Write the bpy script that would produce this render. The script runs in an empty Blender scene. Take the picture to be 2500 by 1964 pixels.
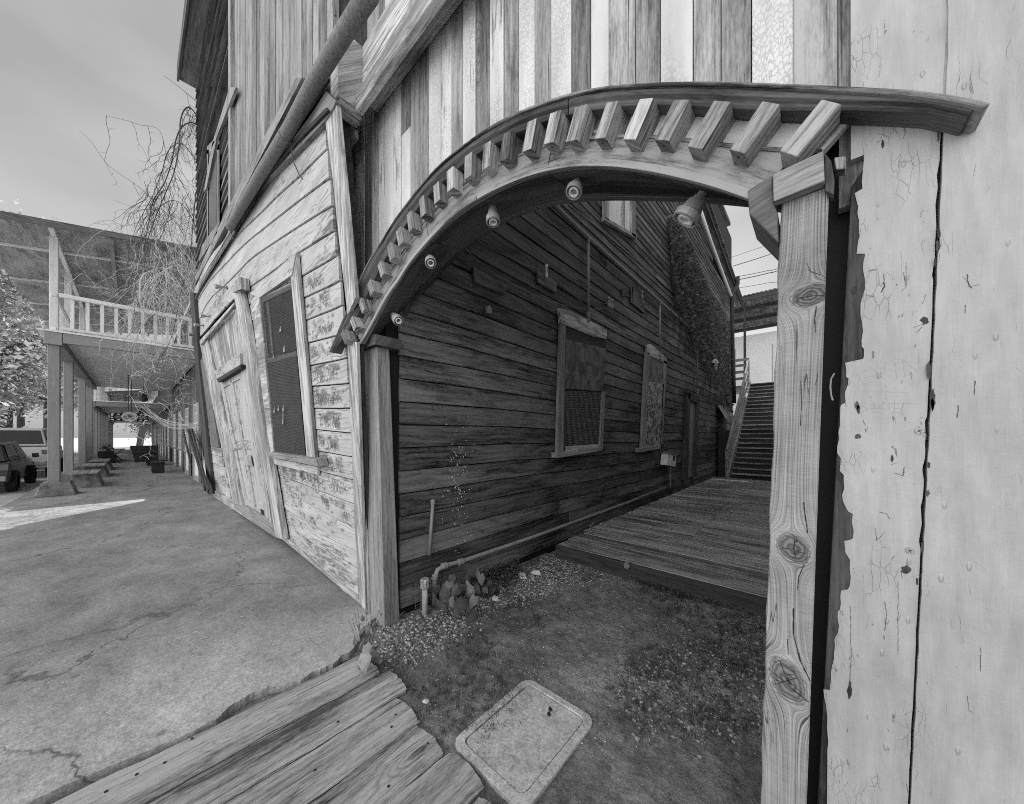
import bpy, math, random
import numpy as np
from mathutils import Vector as V
random.seed(7); np.random.seed(7)
R = math.radians
scene = bpy.context.scene
# ---------------------------------------------------------------- camera
CT, ST = 0.746, 0.666
cam_d = bpy.data.cameras.new('camera'); cam = bpy.data.objects.new('camera', cam_d)
scene.collection.objects.link(cam); scene.camera = cam
cam_d.sensor_width = 36; cam_d.lens = 828/2500*36; cam_d.shift_y = 82/2500
cam_d.clip_start = 0.02; cam_d.clip_end = 3000
cam.location = (0, 0, 1.6); cam.rotation_euler = (R(90), 0, math.atan2(ST, CT))
scene.render.resolution_x = 1024; scene.render.resolution_y = 804
# ---------------------------------------------------------------- sky and sun
SUN_AZ = (-0.60, 0.80); SUN_EL = 59.0
w = bpy.data.worlds.new('World'); scene.world = w; w.use_nodes = True
nt = w.node_tree; nt.nodes.clear()
sky = nt.nodes.new('ShaderNodeTexSky'); sky.sky_type = 'NISHITA'; sky.sun_disc = False
sky.sun_elevation = R(SUN_EL); sky.sun_rotation = math.atan2(SUN_AZ[0], SUN_AZ[1]); sky.dust_density = 1.5
bw = nt.nodes.new('ShaderNodeRGBToBW'); nt.links.new(sky.outputs[0], bw.inputs[0])
tc = nt.nodes.new('ShaderNodeTexCoord'); mp = nt.nodes.new('ShaderNodeMapping'); mp.inputs['Scale'].default_value = (1.0, 1.0, 2.6)
nt.links.new(tc.outputs['Generated'], mp.inputs[0])
nz = nt.nodes.new('ShaderNodeTexNoise'); nz.inputs['Scale'].default_value = 1.5; nz.inputs['Detail'].default_value = 5; nz.inputs['Roughness'].default_value = 0.45
nt.links.new(mp.outputs[0], nz.inputs['Vector'])
mr = nt.nodes.new('ShaderNodeMapRange'); mr.inputs[1].default_value = 0.38; mr.inputs[2].default_value = 0.68
mr.inputs[3].default_value = 2.9; mr.inputs[4].default_value = 5.4
nt.links.new(nz.outputs['Fac'], mr.inputs[0])
mx = nt.nodes.new('ShaderNodeMath'); mx.operation = 'MULTIPLY_ADD'; mx.inputs[1].default_value = 0.32
nt.links.new(bw.outputs[0], mx.inputs[0]); nt.links.new(mr.outputs[0], mx.inputs[2])
bg = nt.nodes.new('ShaderNodeBackground'); bg.inputs[1].default_value = 0.09
sp = nt.nodes.new('ShaderNodeSeparateXYZ'); nt.links.new(tc.outputs['Generated'], sp.inputs[0])
mb_ = nt.nodes.new('ShaderNodeMapRange'); mb_.interpolation_type = 'SMOOTHSTEP'   # extra brightness added to the unseen sky behind the viewer, to light the fronts
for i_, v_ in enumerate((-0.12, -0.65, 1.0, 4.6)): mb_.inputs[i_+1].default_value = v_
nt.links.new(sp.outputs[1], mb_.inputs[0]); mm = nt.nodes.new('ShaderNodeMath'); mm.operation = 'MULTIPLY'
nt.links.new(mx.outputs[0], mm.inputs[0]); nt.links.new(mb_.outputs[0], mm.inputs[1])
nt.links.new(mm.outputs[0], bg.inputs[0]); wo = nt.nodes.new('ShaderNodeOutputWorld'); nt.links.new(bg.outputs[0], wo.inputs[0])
sd = bpy.data.lights.new('sun', 'SUN'); sd.energy = 5.0; sd.angle = R(0.5); sd.color = (1, 1, 1)
sun = bpy.data.objects.new('sun', sd); scene.collection.objects.link(sun)
sdir = V((SUN_AZ[0]*math.cos(R(SUN_EL)), SUN_AZ[1]*math.cos(R(SUN_EL)), math.sin(R(SUN_EL))))
sun.rotation_euler = sdir.to_track_quat('Z', 'Y').to_euler()
vs = scene.view_settings; vs.view_transform = 'Standard'; vs.look = 'None'; vs.gamma = 1; vs.use_curve_mapping = False
vs.exposure = 0.35
scene.cycles.use_denoising = False; scene.cycles.filter_width = 1.0; scene.cycles.max_bounces = 7; scene.cycles.diffuse_bounces = 4

# ---------------------------------------------------------------- photo helpers (pixels of the 2500 px photograph)
def ray(x, y):
    r = (x-1250)/828; s = (1064-y)/828
    return V((CT*r-ST, ST*r+CT, s))
O = V((0, 0, 1.6))
def hit(x, y, p0, n):
    d = ray(x, y); n = V(n); return O + d*((V(p0)-O).dot(n)/d.dot(n))
def PV(x, y, v): return hit(x, y, (0, v, 0), (0, 1, 0))
def PU(x, y, u): return hit(x, y, (u, 0, 0), (1, 0, 0))
def PG(x, y, z=0): return hit(x, y, (0, 0, z), (0, 0, 1))
def PD(x, y, D): return O + ray(x, y)*D
FPn = V((0, -1, -0.08)).normalized()
def PF(x, y, off=0.0): return hit(x, y, V((0, 1.48, 0))+FPn*off, FPn)
def FS(u, z, off=0.0): return V((u, 1.48-0.08*z, z)) + FPn*off

# ---------------------------------------------------------------- node materials
class G:
    def __init__(s, name):
        s.m = bpy.data.materials.new(name); s.m.use_nodes = True; s.t = s.m.node_tree; s.t.nodes.clear()
        s.out = s.t.nodes.new('ShaderNodeOutputMaterial'); s.b = s.t.nodes.new('ShaderNodeBsdfPrincipled')
        s.t.links.new(s.b.outputs[0], s.out.inputs[0])
    def set(s, sock, v):
        if isinstance(v, bpy.types.NodeSocket): s.t.links.new(v, sock)
        elif v is not None: sock.default_value = v
    def m_(s, op, a, b=None, c=None, clamp=False):
        n = s.t.nodes.new('ShaderNodeMath'); n.operation = op; n.use_clamp = clamp
        for i, v in enumerate((a, b, c)): s.set(n.inputs[i], v)
        return n.outputs[0]
    def add(s, a, b): return s.m_('ADD', a, b)
    def sub(s, a, b): return s.m_('SUBTRACT', a, b)
    def mul(s, a, b): return s.m_('MULTIPLY', a, b)
    def comb(s, x, y, z=0.0):
        n = s.t.nodes.new('ShaderNodeCombineXYZ')
        for i, v in enumerate((x, y, z)): s.set(n.inputs[i], v)
        return n.outputs[0]
    def noise(s, vec, scale=1.0, detail=3, rough=0.5, dist=0.0):
        n = s.t.nodes.new('ShaderNodeTexNoise'); s.set(n.inputs['Vector'], vec); s.set(n.inputs['Scale'], scale)
        n.inputs['Detail'].default_value = detail; n.inputs['Roughness'].default_value = rough; n.inputs['Distortion'].default_value = dist
        return n.outputs['Fac']
    def voro(s, vec, scale=1.0, feature='F1', out='Distance'):
        n = s.t.nodes.new('ShaderNodeTexVoronoi'); n.feature = feature; s.set(n.inputs['Vector'], vec); s.set(n.inputs['Scale'], scale)
        return n.outputs[out]
    def mr(s, v, a, b, c=0.0, d=1.0, smooth=False):
        n = s.t.nodes.new('ShaderNodeMapRange'); n.interpolation_type = 'SMOOTHSTEP' if smooth else 'LINEAR'
        s.set(n.inputs[0], v)
        for i, x in enumerate((a, b, c, d)): s.set(n.inputs[i+1], x)
        return n.outputs[0]
    def mix(s, f, a, b):   # scalar mix
        n = s.t.nodes.new('ShaderNodeMix'); n.data_type = 'FLOAT'; s.set(n.inputs[0], f); s.set(n.inputs[2], a); s.set(n.inputs[3], b)
        return n.outputs[0]
    def uv(s):
        n = s.t.nodes.new('ShaderNodeUVMap'); n.uv_map = 'UV'; p = s.t.nodes.new('ShaderNodeSeparateXYZ'); s.t.links.new(n.outputs[0], p.inputs[0])
        return p.outputs[0], p.outputs[1]
    def pos(s):
        n = s.t.nodes.new('ShaderNodeNewGeometry'); p = s.t.nodes.new('ShaderNodeSeparateXYZ'); s.t.links.new(n.outputs['Position'], p.inputs[0])
        return p.outputs[0], p.outputs[1], p.outputs[2], n.outputs['Position']
    def rnd(s):
        n = s.t.nodes.new('ShaderNodeAttribute'); n.attribute_name = 'rnd'; return n.outputs['Fac']
    def fin(s, col, rough=0.85, bump=None, bs=0.5, bd=0.004, metal=0.0, spec=0.25):
        s.set(s.b.inputs['Base Color'], (col, col, col, 1) if isinstance(col, float) else None)
        if not isinstance(col, float):
            c = s.t.nodes.new('ShaderNodeCombineColor')
            for i in range(3): s.t.links.new(col, c.inputs[i])
            s.t.links.new(c.outputs[0], s.b.inputs['Base Color'])
        s.set(s.b.inputs['Roughness'], rough); s.b.inputs['Metallic'].default_value = metal
        s.b.inputs['Specular IOR Level'].default_value = spec
        if bump is not None:
            n = s.t.nodes.new('ShaderNodeBump'); n.inputs['Strength'].default_value = bs; n.inputs['Distance'].default_value = bd
            s.set(n.inputs['Height'], bump); s.t.links.new(n.outputs[0], s.b.inputs['Normal'])
        return s.m
def wood(name, c0, c1, paint=None, pthr=0.5, psoft=0.04, ring=14, var=0.35, crack=0.5, stain=0.5, bs=0.6, knots=True, crackle=0.0, fine=160, rough=0.8, prnd=0.0, pf=(2.2, 26), con=1.35, gline=0.0):
    g = G(name); U, W = g.uv(); rn = g.rnd(); rz = g.mul(rn, 37.0)
    def vec(a, b, k=0.0): return g.comb(g.mul(U, a), g.mul(W, b), g.add(rz, k))
    warp = g.noise(vec(0.9, 3.2), 1, 3, 0.5)
    kd = g.voro(vec(1.1, 4.0, 3.1), 1.0)
    kn = g.mr(kd, 0.0, 0.28, 1.0, 0.0, True) if knots else 0.0
    x = g.add(g.mul(W, float(ring)), g.add(g.mul(warp, 6.5), g.mul(kn, 3.0) if knots else 0.0))
    wave = g.m_('POWER', g.m_('ABSOLUTE', g.m_('SINE', g.mul(x, 3.1416))), 0.6)
    fi = g.noise(vec(3.0, fine), 1, 3, 0.65)
    med = g.noise(vec(1.3, 20, 5), 1, 5, 0.62, 0.3)
    blot = g.noise(vec(0.7, 2.2, 9), 1, 4, 0.6, 0.6)
    stk = g.noise(vec(0.9, 48, 6), 1, 4, 0.6)
    val = g.add(g.add(g.add(g.mul(fi, 0.34), g.mul(stk, 0.42)), g.mul(wave, 0.13)), g.add(g.mul(med, 0.42), g.mul(g.sub(blot, 0.5), stain)))
    grit = g.noise(vec(22, 120, 21), 1, 3, 0.7); val = g.add(val, g.mul(g.sub(grit, 0.5), 0.5))
    val = g.mr(val, 0.66-0.26/con, 0.66+0.26/con, 0, 1)
    col = g.mr(val, 0, 1, c0, c1)
    col = g.mul(col, g.mr(rn, 0, 1, 1-var, 1+var))
    if knots: col = g.mul(col, g.mr(kd, 0.035, 0.08, 0.45, 1.0, True))
    cn = g.noise(vec(1.6, 75, 2), 1, 2, 0.5)
    ck = g.mr(cn, 0.30, 0.36, 1.0, 0.0); ck = g.mul(ck, g.mr(g.noise(vec(0.6, 5, 7)), 0.45, 0.6)); col = g.mul(col, g.sub(1.0, g.mul(ck, crack)))
    h = g.sub(g.add(g.mul(fi, 0.7), g.mul(wave, 0.35)), g.mul(ck, 0.8))
    if paint is not None:
        pn = g.noise(vec(pf[0], pf[1], 13), 1, 6, 0.68, 0.2)
        ps = g.add(g.add(g.mul(pn, 0.62), g.mul(fi, 0.18)), g.add(g.mul(blot, 0.45), g.mul(g.sub(rn, 0.5), prnd)))
        pm = g.mr(ps, pthr, pthr+psoft, 0, 1, True)
        gl = g.mul(g.mr(wave, 0.30, 0.62, 1.0, 0.0), g.mr(g.noise(vec(1.1, 9, 17), 1, 3, 0.6), 0.42, 0.62)) if gline else 0.0
        pc = g.mul(g.mr(g.noise(vec(1.2, 6, 4), 1, 5, 0.6), 0.3, 0.7, paint*0.74, paint*1.12), 1.0)
        if crackle > 0:
            e = g.voro(g.comb(g.add(g.mul(U, 42), g.mul(fi, 2.0)), g.add(g.mul(W, 75), g.mul(pn, 5.0)), rz), 1.0, 'DISTANCE_TO_EDGE'); cr = g.mr(e, 0.02, 0.14, 1.0, 0.0)
            cr = g.mul(cr, g.mr(g.noise(vec(1.5, 4, 11)), 0.42, 0.55)); pm = g.mul(pm, g.sub(1.0, g.mul(cr, crackle)))
        if gline: pc = g.mul(pc, g.sub(1.0, g.mul(gl, gline)))
        col = g.mix(pm, col, pc); h = g.add(g.mul(h, g.mr(pm, 0, 1, 1, 0.35)), g.mul(pm, 0.8))
    return g.fin(col, rough, h, bs, 0.004)
def plain(name, c, rough=0.6, metal=0.0, nscale=8, amt=0.25, bs=0.2, spec=0.3):
    g = G(name); p = g.pos()[3]; n = g.noise(p, nscale, 5, 0.6); n2 = g.noise(p, nscale*9, 3, 0.6)
    col = g.mul(g.mr(g.add(g.mul(n, 0.6), g.mul(n2, 0.4)), 0.3, 0.7, 1-amt, 1+amt), c)
    return g.fin(col, rough, n2, bs, 0.002, metal, spec)

M = {}
M['facade'] = wood('weathered_whitewashed_siding', 0.11, 0.34, paint=0.47, pthr=0.50, psoft=0.10, ring=26, var=0.12, crack=0.7, stain=0.7, prnd=0.10, fine=110, pf=(6.0, 30), gline=0.55)
M['trim'] = wood('flaking_painted_trim', 0.12, 0.36, paint=0.55, pthr=0.60, psoft=0.10, var=0.15, crack=0.9)
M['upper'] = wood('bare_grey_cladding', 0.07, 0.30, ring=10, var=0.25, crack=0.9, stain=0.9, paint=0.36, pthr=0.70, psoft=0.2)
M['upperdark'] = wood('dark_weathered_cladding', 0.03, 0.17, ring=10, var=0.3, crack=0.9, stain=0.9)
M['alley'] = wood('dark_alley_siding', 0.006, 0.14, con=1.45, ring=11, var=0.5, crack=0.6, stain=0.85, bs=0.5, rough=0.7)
M['arch'] = wood('stained_arch_timber', 0.04, 0.30, con=1.6, ring=16, var=0.12, crack=0.6, stain=1.7, fine=240)
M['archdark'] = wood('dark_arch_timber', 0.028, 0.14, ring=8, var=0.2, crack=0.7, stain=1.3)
M['dentil'] = wood('bracket_block_timber', 0.07, 0.40, con=1.6, ring=30, var=0.35, crack=0.7, stain=0.9, knots=False, fine=300)
M['frieze'] = wood('peeling_frieze_board', 0.06, 0.22, paint=0.62, pthr=0.60, psoft=0.02, pf=(7, 60), var=0.1, prnd=0.55)
M['post'] = wood('grey_timber_post', 0.10, 0.32, ring=20, var=0.1, crack=0.8, stain=0.6)
M['stripe_bare'] = wood('bare_vertical_board', 0.08, 0.34, ring=12, var=0.35, crack=0.9, stain=0.8, paint=0.55, pthr=0.86, psoft=0.05)
M['stripe_paint'] = wood('crackled_white_board', 0.14, 0.32, paint=0.58, pthr=0.46, psoft=0.06, pf=(3, 40), crackle=0.5, var=0.2, prnd=0.2)
M['deck'] = wood('damp_deck_board', 0.06, 0.38, con=1.6, ring=9, var=0.3, crack=0.9, stain=1.1, rough=0.45)
M['walk'] = wood('worn_boardwalk_plank', 0.06, 0.40, ring=9, var=0.1, crack=0.95, stain=0.9, bs=0.8, fine=260, con=1.5)
M['darkwood'] = wood('nearly_black_board', 0.012, 0.07, ring=9, var=0.3)
M['scratch'] = plain('faint_scratch', 0.36, 0.8, 0, 40, 0.1)
M['bareboard'] = wood('bare_dark_mottled_board', 0.012, 0.09, ring=6, var=0.1, crack=0.9, stain=1.6, fine=300, knots=False)
M['porch'] = wood('grey_painted_porch_timber', 0.22, 0.32, ring=5, var=0.1, crack=0.25, stain=0.3, knots=False)
M['ceil'] = wood('bare_porch_ceiling', 0.16, 0.46, ring=4, var=0.25, crack=0.9, stain=1.0)
M['rail'] = wood('white_painted_porch_rail', 0.6, 0.85, ring=5, var=0.1, crack=0.3, stain=0.3, knots=False)
M['shop'] = wood('brown_shopfront_board', 0.08, 0.28, ring=9, var=0.3, crack=0.8)
M['pipe'] = plain('grey_painted_pipe', 0.22, 0.5, 0, 14, 0.3)
M['rust'] = plain('rusty_gutter_metal', 0.15, 0.6, 0, 45, 0.7, 0.6)
M['galv'] = plain('galvanised_metal', 0.3, 0.4, 0.6, 10, 0.3)
M['socket'] = plain('aged_socket_metal', 0.3, 0.5, 0.2, 30, 0.3)
M['black'] = plain('black_void', 0.012, 0.7)
M['wire'] = plain('dark_wire', 0.05, 0.5)
M['mesh'] = plain('dusty_wire_mesh', 0.07, 0.7, 0, 5, 0.3)
M['glassdark'] = plain('dark_glass', 0.025, 0.15, 0, 3, 0.3, 0.0, 0.6)
M['white'] = plain('white_paint', 0.72, 0.6, 0, 3, 0.1)
M['ply'] = plain('stained_panel', 0.13, 0.7, 0, 5, 0.6)
M['concrete_block'] = plain('mottled_concrete_block', 0.17, 0.9, 0, 5, 0.75, 0.6)
M['porchceil'] = wood('pale_porch_ceiling', 0.6, 0.8, ring=3, var=0.1, crack=0.3, stain=0.3, knots=False)
M['vine'] = plain('bare_vine_bark', 0.06, 0.8, 0, 20, 0.4)  # also gives the high hanging stems their painted silhouette tone
M['vinesunlit'] = plain('vine_twig_painted_sunlit', 0.5, 0.8, 0, 20, 0.3)  # sunlit look of the lower hanging twigs put into the colour
M['ink'] = plain('graffiti_ink', 0.07, 0.8, 0, 40, 0.5)
M['inklight'] = plain('scratched_groove', 0.16, 0.8, 0, 40, 0.4)
M['silver'] = plain('silver_car_paint', 0.5, 0.25, 0.3, 2, 0.05, 0.0, 0.5)
M['carblack'] = plain('black_car_paint', 0.02, 0.12, 0.1, 2, 0.05, 0.0, 0.7)
M['rubber'] = plain('tyre_rubber', 0.02, 0.9)
M['oval'] = plain('pale_oval_sign_paint', 0.5, 0.6)
M['whitewall_far'] = plain('white_sheet_wall', 0.7, 0.6, 0, 1, 0.08)
# panels
g = G('peeling_metal_panel'); p = g.pos()[3]; n = g.noise(p, 9, 4, 0.55, 1.2); e = g.noise(p, 30, 3)
M['panel_peel'] = g.fin(g.mul(g.mr(n, 0.47, 0.53, 0.07, 0.36, True), g.mr(e, 0.3, 0.7, 0.75, 1.2)), 0.5, n, 0.6)
g = G('mottled_panel'); p = g.pos()[3]; n = g.noise(p, 5, 6, 0.6, 0.5); e = g.noise(p, 60, 3)
M['panel_mottle'] = g.fin(g.mul(g.mr(n, 0.35, 0.65, 0.05, 0.16, True), g.mr(e, 0.3, 0.7, 0.75, 1.3)), 0.6, e, 0.3)
# facade shipped with carved scribbles handled as geometry
# post with knots: flow lines round three knots
def post_mat():
    g = G('knotty_gate_post'); X, Y, Z, P = g.pos()
    lean = g.mul(g.sub(Z, 1.5), 0.027)
    x = g.sub(X, lean)
    wv = g.noise(g.comb(g.mul(x, 3), g.mul(Z, 1.1), 0.3), 1, 2, 0.5)
    psi = g.add(x, g.mul(g.sub(wv, 0.5), 0.03)); ring = None; dark = None
    KN = [(1978, 722, 0.040, 0.029, 0.0), (1936, 1340, 0.036, 0.039, 0.3), (1924, 1665, 0.040, 0.058, 0.35)]
    ink = None; cores = None
    for (kx, ky, a, b, sl) in KN:
        q = PV(kx, ky, 1.36); ku = q.x - (q.z-1.5)*0.027; kz = q.z
        dx = g.sub(x, ku); dz = g.sub(Z, kz); dx2 = g.add(dx, g.mul(dz, sl*0.6))
        rr = g.add(g.mul(dx2, dx2), g.mul(g.mul(dz, dz), (a/b)**2))
        far = g.m_('DIVIDE', a*a*1.7, g.m_('MAXIMUM', rr, a*a*1.5))
        psi = g.sub(psi, g.mul(dx2, far))
        d = g.m_('DIVIDE', g.m_('SQRT', rr), a)
        d = g.add(d, g.mul(g.sub(g.noise(P, 28, 3), 0.5), 0.35)); inside = g.mr(d, 1.18, 1.3, 1.0, 0.0, True); core = g.mr(d, 0.9, 1.0, 1.0, 0.0, True); cores = g.m_('MAXIMUM', cores, core) if cores is not None else core
        rg = g.m_('SINE', g.add(g.mul(d, 17.0), g.mul(g.noise(P, 55, 4), 9.0)))
        ring = g.mix(inside, ring if ring is not None else 0.0, rg)
        ink = g.m_('MAXIMUM', ink, inside) if ink is not None else inside
        ang = g.m_('ARCTAN2', dz, dx2)
        star = g.mul(g.mr(g.m_('ABSOLUTE', g.m_('SINE', g.add(g.mul(ang, 1.5), g.mul(g.noise(P, 45, 2), 2.5)))), 0.0, 0.07, 1.0, 0.0), g.mr(d, 0.8, 1.3, 1.0, 0.0))
        edge = g.mul(g.mr(d, 0.9, 0.98, 0, 1), g.mr(d, 0.98, 1.04, 1, 0))
        dk = g.m_('MAXIMUM', star, g.mul(edge, 0.75))
        dk = g.m_('MAXIMUM', dk, g.mul(g.mr(d, 0.0, 0.45, 0.7, 0.0), g.mr(g.noise(P, 60, 3), 0.45, 0.55)))
        dark = g.m_('MAXIMUM', dark, dk) if dark is not None else dk
    fib = g.noise(g.comb(g.mul(psi, 420), g.mul(Z, 2.5), 0), 1, 2, 0.6)
    lines = g.mul(g.sub(g.noise(g.comb(g.mul(psi, 190), g.mul(Z, 1.2), 3), 1, 3, 0.6), 0.5), 3.0); lines2 = g.m_('SINE', g.add(g.mul(psi, 900.0), g.mul(lines, 3)))
    grain = g.add(g.mul(lines, 0.5), g.add(g.mul(lines2, 0.16), g.mul(g.sub(fib, 0.5), 2.2)))
    grain = g.mix(ink, grain, g.mul(ring, 0.6))
    saw = g.noise(g.comb(g.mul(X, 25), g.mul(Z, 330), 0), 1, 2, 0.6)
    blot = g.noise(P, 4.5, 5, 0.6)
    val = g.add(g.add(g.mr(grain, -1, 1, 0, 0.55), g.mul(saw, 0.28)), g.mul(blot, 0.5))
    col = g.mr(val, 0.38, 0.95, 0.06, 0.42)
    col = g.mul(col, g.mix(cores, 1.0, 0.5))
    crk = g.noise(g.comb(g.mul(psi, 55), g.mul(Z, 1.3), 5), 1, 2, 0.4)
    ck = g.mul(g.mr(g.m_('ABSOLUTE', g.sub(crk, 0.5)), 0.0, 0.006, 1, 0), g.mr(g.noise(g.comb(g.mul(X, 6), g.mul(Z, 2), 1)), 0.52, 0.58))
    dark = g.m_('MAXIMUM', dark, ck)
    col = g.mul(col, g.sub(1.0, g.mul(dark, 0.85)))
    return g.fin(col, 0.8, g.sub(g.add(g.mul(grain, 0.5), g.mul(saw, 0.4)), g.mul(dark, 2.0)), 0.7, 0.003)
M['postknot'] = post_mat()
def wallpaint():
    g = G('crackled_white_wall_paint'); X, Y, Z, P = g.pos()
    n1 = g.noise(g.comb(g.mul(X, 30), g.mul(Z, 5), 0), 1, 5, 0.6)
    fi = g.noise(g.comb(g.mul(X, 260), g.mul(Z, 14), 0), 1, 3, 0.6)
    wx = g.add(g.mul(X, 1.0), g.mul(g.noise(P, 14, 3), 0.03)); wz = g.add(Z, g.mul(g.noise(P, 11, 3), 0.04))
    e = g.voro(g.comb(g.mul(wx, 55), g.mul(wz, 17), 0), 1.0, 'DISTANCE_TO_EDGE')
    msk = g.mr(g.noise(g.comb(g.mul(X, 9), g.mul(Z, 3.2), 4), 1, 3, 0.6), 0.52, 0.62)
    left = g.mr(X, 0.17, 0.24, 1.0, 0.12)
    ck = g.mul(g.mul(g.mr(e, 0.0, 0.02, 1, 0), msk), g.mul(left, 0.5))
    v2 = g.noise(g.comb(g.mul(wx, 42), g.mul(wz, 4), 8), 1, 2, 0.4)
    ck2 = g.mul(g.mr(g.m_('ABSOLUTE', g.sub(v2, 0.5)), 0.0, 0.006, 0.7, 0), g.mr(g.noise(g.comb(g.mul(X, 16), g.mul(Z, 5), 2), 1, 2), 0.62, 0.68))
    cks = g.m_('MAXIMUM', ck, ck2)
    dirt = g.noise(g.comb(g.mul(X, 3), g.mul(Z, 2.1), 7), 1, 5, 0.6)
    blob = g.mr(g.voro(g.comb(g.mul(X, 22), g.mul(Z, 9), 3), 1.0), 0.04, 0.12, 1, 0, True)
    col = g.mul(g.mr(n1, 0.3, 0.7, 0.30, 0.39), g.mr(dirt, 0.3, 0.75, 0.80, 1.10)); col = g.mul(col, g.mr(fi, 0.3, 0.7, 0.965, 1.03))
    fl = g.mul(g.mr(g.noise(g.comb(g.mul(wx, 75), g.mul(wz, 16), 6), 1, 4, 0.65), 0.66, 0.69), left); gv = g.noise(g.comb(g.mul(X, 420), g.mul(Z, 6), 1), 1, 3, 0.7)
    col = g.mul(col, g.sub(1.0, g.mul(fl, 0.45))); col = g.mul(col, g.mr(gv, 0.3, 0.7, 0.955, 1.04)); cks = g.m_('MAXIMUM', cks, g.mul(fl, 0.8))
    h = g.sub(g.add(g.add(g.mul(n1, 1.0), g.mul(blob, 1.2)), g.mul(fi, 0.25)), g.mul(cks, 1.6))
    h = g.add(h, g.mul(g.noise(P, 24, 4, 0.6), 0.8))
    return g.fin(col, 0.45, h, 0.8, 0.003, 0, 0.45)
M['wallpaint'] = wallpaint()
def concrete():
    g = G('stained_concrete'); X, Y, Z, P = g.pos()
    big = g.noise(P, 0.75, 5, 0.6, 0.5); midn = g.noise(g.comb(g.mul(X, 2.2), g.mul(Y, 3.4), 0), 1, 6, 0.65, 0.3); sp = g.noise(P, 70, 3, 0.8); sp2 = g.noise(P, 22, 5, 0.75)
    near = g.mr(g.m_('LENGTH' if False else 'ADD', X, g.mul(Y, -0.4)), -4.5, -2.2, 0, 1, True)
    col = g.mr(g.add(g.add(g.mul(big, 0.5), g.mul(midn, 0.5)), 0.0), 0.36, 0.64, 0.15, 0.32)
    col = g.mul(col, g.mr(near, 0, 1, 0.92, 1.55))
    col = g.mul(col, g.mr(g.add(g.mul(sp, 0.55), g.mul(sp2, 0.45)), 0.3, 0.7, 0.35, 1.65))
    e = g.voro(g.comb(g.add(g.mul(X, 0.32), g.mul(g.noise(P, 1.6, 5, 0.6), 0.35)), g.add(g.mul(Y, 0.45), g.mul(g.noise(P, 1.1, 5, 0.6), 0.4)), 0), 1.0, 'DISTANCE_TO_EDGE')
    ck = g.mul(g.mr(e, 0.0, 0.006, 1, 0), g.mr(g.noise(P, 0.9, 2), 0.42, 0.55))
    col = g.mul(col, g.sub(1.0, g.mul(ck, 0.55)))
    spot = g.mr(g.voro(P, 2.3), 0.035, 0.06, 0.55, 1.0); col = g.mul(col, spot)
    return g.fin(col, 0.9, g.sub(g.add(sp, g.mul(sp2, 1.2)), g.mul(ck, 2.0)), 0.55, 0.004)
M['concrete'] = concrete()
def dirt():
    g = G('trodden_dirt'); X, Y, Z, P = g.pos()
    big = g.noise(P, 1.6, 5, 0.6, 0.4); sp = g.noise(P, 70, 4, 0.7); sp2 = g.noise(P, 17, 5, 0.7)
    col = g.mr(big, 0.35, 0.65, 0.06, 0.22); col = g.mul(col, g.mr(g.add(g.mul(sp, 0.5), g.mul(sp2, 0.5)), 0.3, 0.7, 0.3, 1.7))
    w_ = g.mr(g.voro(P, 26), 0.06, 0.11, 2.4, 1.0); col = g.mul(col, w_)
    return g.fin(col, 0.95, g.add(sp, sp2), 0.9, 0.012)
M['dirt'] = dirt()
M['asphalt'] = plain('street_asphalt', 0.34, 0.9, 0, 3, 0.3)
def stone():
    g = G('gravel_stone'); rn = g.rnd(); p = g.pos()[3]
    return g.fin(g.mul(g.mr(g.m_('POWER', rn, 2.0), 0, 1, 0.05, 0.42), g.mr(g.noise(p, 60, 3), 0.3, 0.7, 0.75, 1.25)), 0.85, g.noise(p, 90, 3), 0.4, 0.003)
M['stone'] = stone()
def leaf(name, c0, c1):
    g = G(name); rn = g.rnd(); p = g.pos()[3]
    c_ = g.mul(g.mr(rn, 0, 1, c0, c1), g.mr(g.noise(p, 25, 3), 0.3, 0.7, 0.7, 1.3)); m = g.fin(c_, 0.55, None)
    tr = g.t.nodes.new('ShaderNodeBsdfTranslucent'); cc = g.t.nodes.new('ShaderNodeCombineColor')
    for i in range(3): g.t.links.new(c_, cc.inputs[i])
    g.t.links.new(cc.outputs[0], tr.inputs[0]); ms = g.t.nodes.new('ShaderNodeMixShader'); ms.inputs[0].default_value = 0.45
    g.t.links.new(g.b.outputs[0], ms.inputs[1]); g.t.links.new(tr.outputs[0], ms.inputs[2]); g.t.links.new(ms.outputs[0], g.out.inputs[0])
    return m
M['grass'] = leaf('grass_blade', 0.04, 0.16); M['leaf'] = leaf('dark_leaf', 0.05, 0.2); M['ivy'] = leaf('ivy_leaf', 0.05, 0.26)
M['treeleaf'] = leaf('tree_leaf', 0.2, 0.6); M['dryleaf'] = leaf('dry_leaf', 0.2, 0.5)
M['weed'] = leaf('wilted_weed_leaf', 0.14, 0.45); M['bark'] = plain('tree_bark', 0.09, 0.9, 0, 6, 0.4)
g = G('corrugated_rusty_sheet'); p = g.pos()[3]; n = g.noise(p, 2.2, 5, 0.65)
M['corr'] = g.fin(g.mr(n, 0.35, 0.65, 0.10, 0.36), 0.6, g.noise(p, 40, 3), 0.3)

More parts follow.
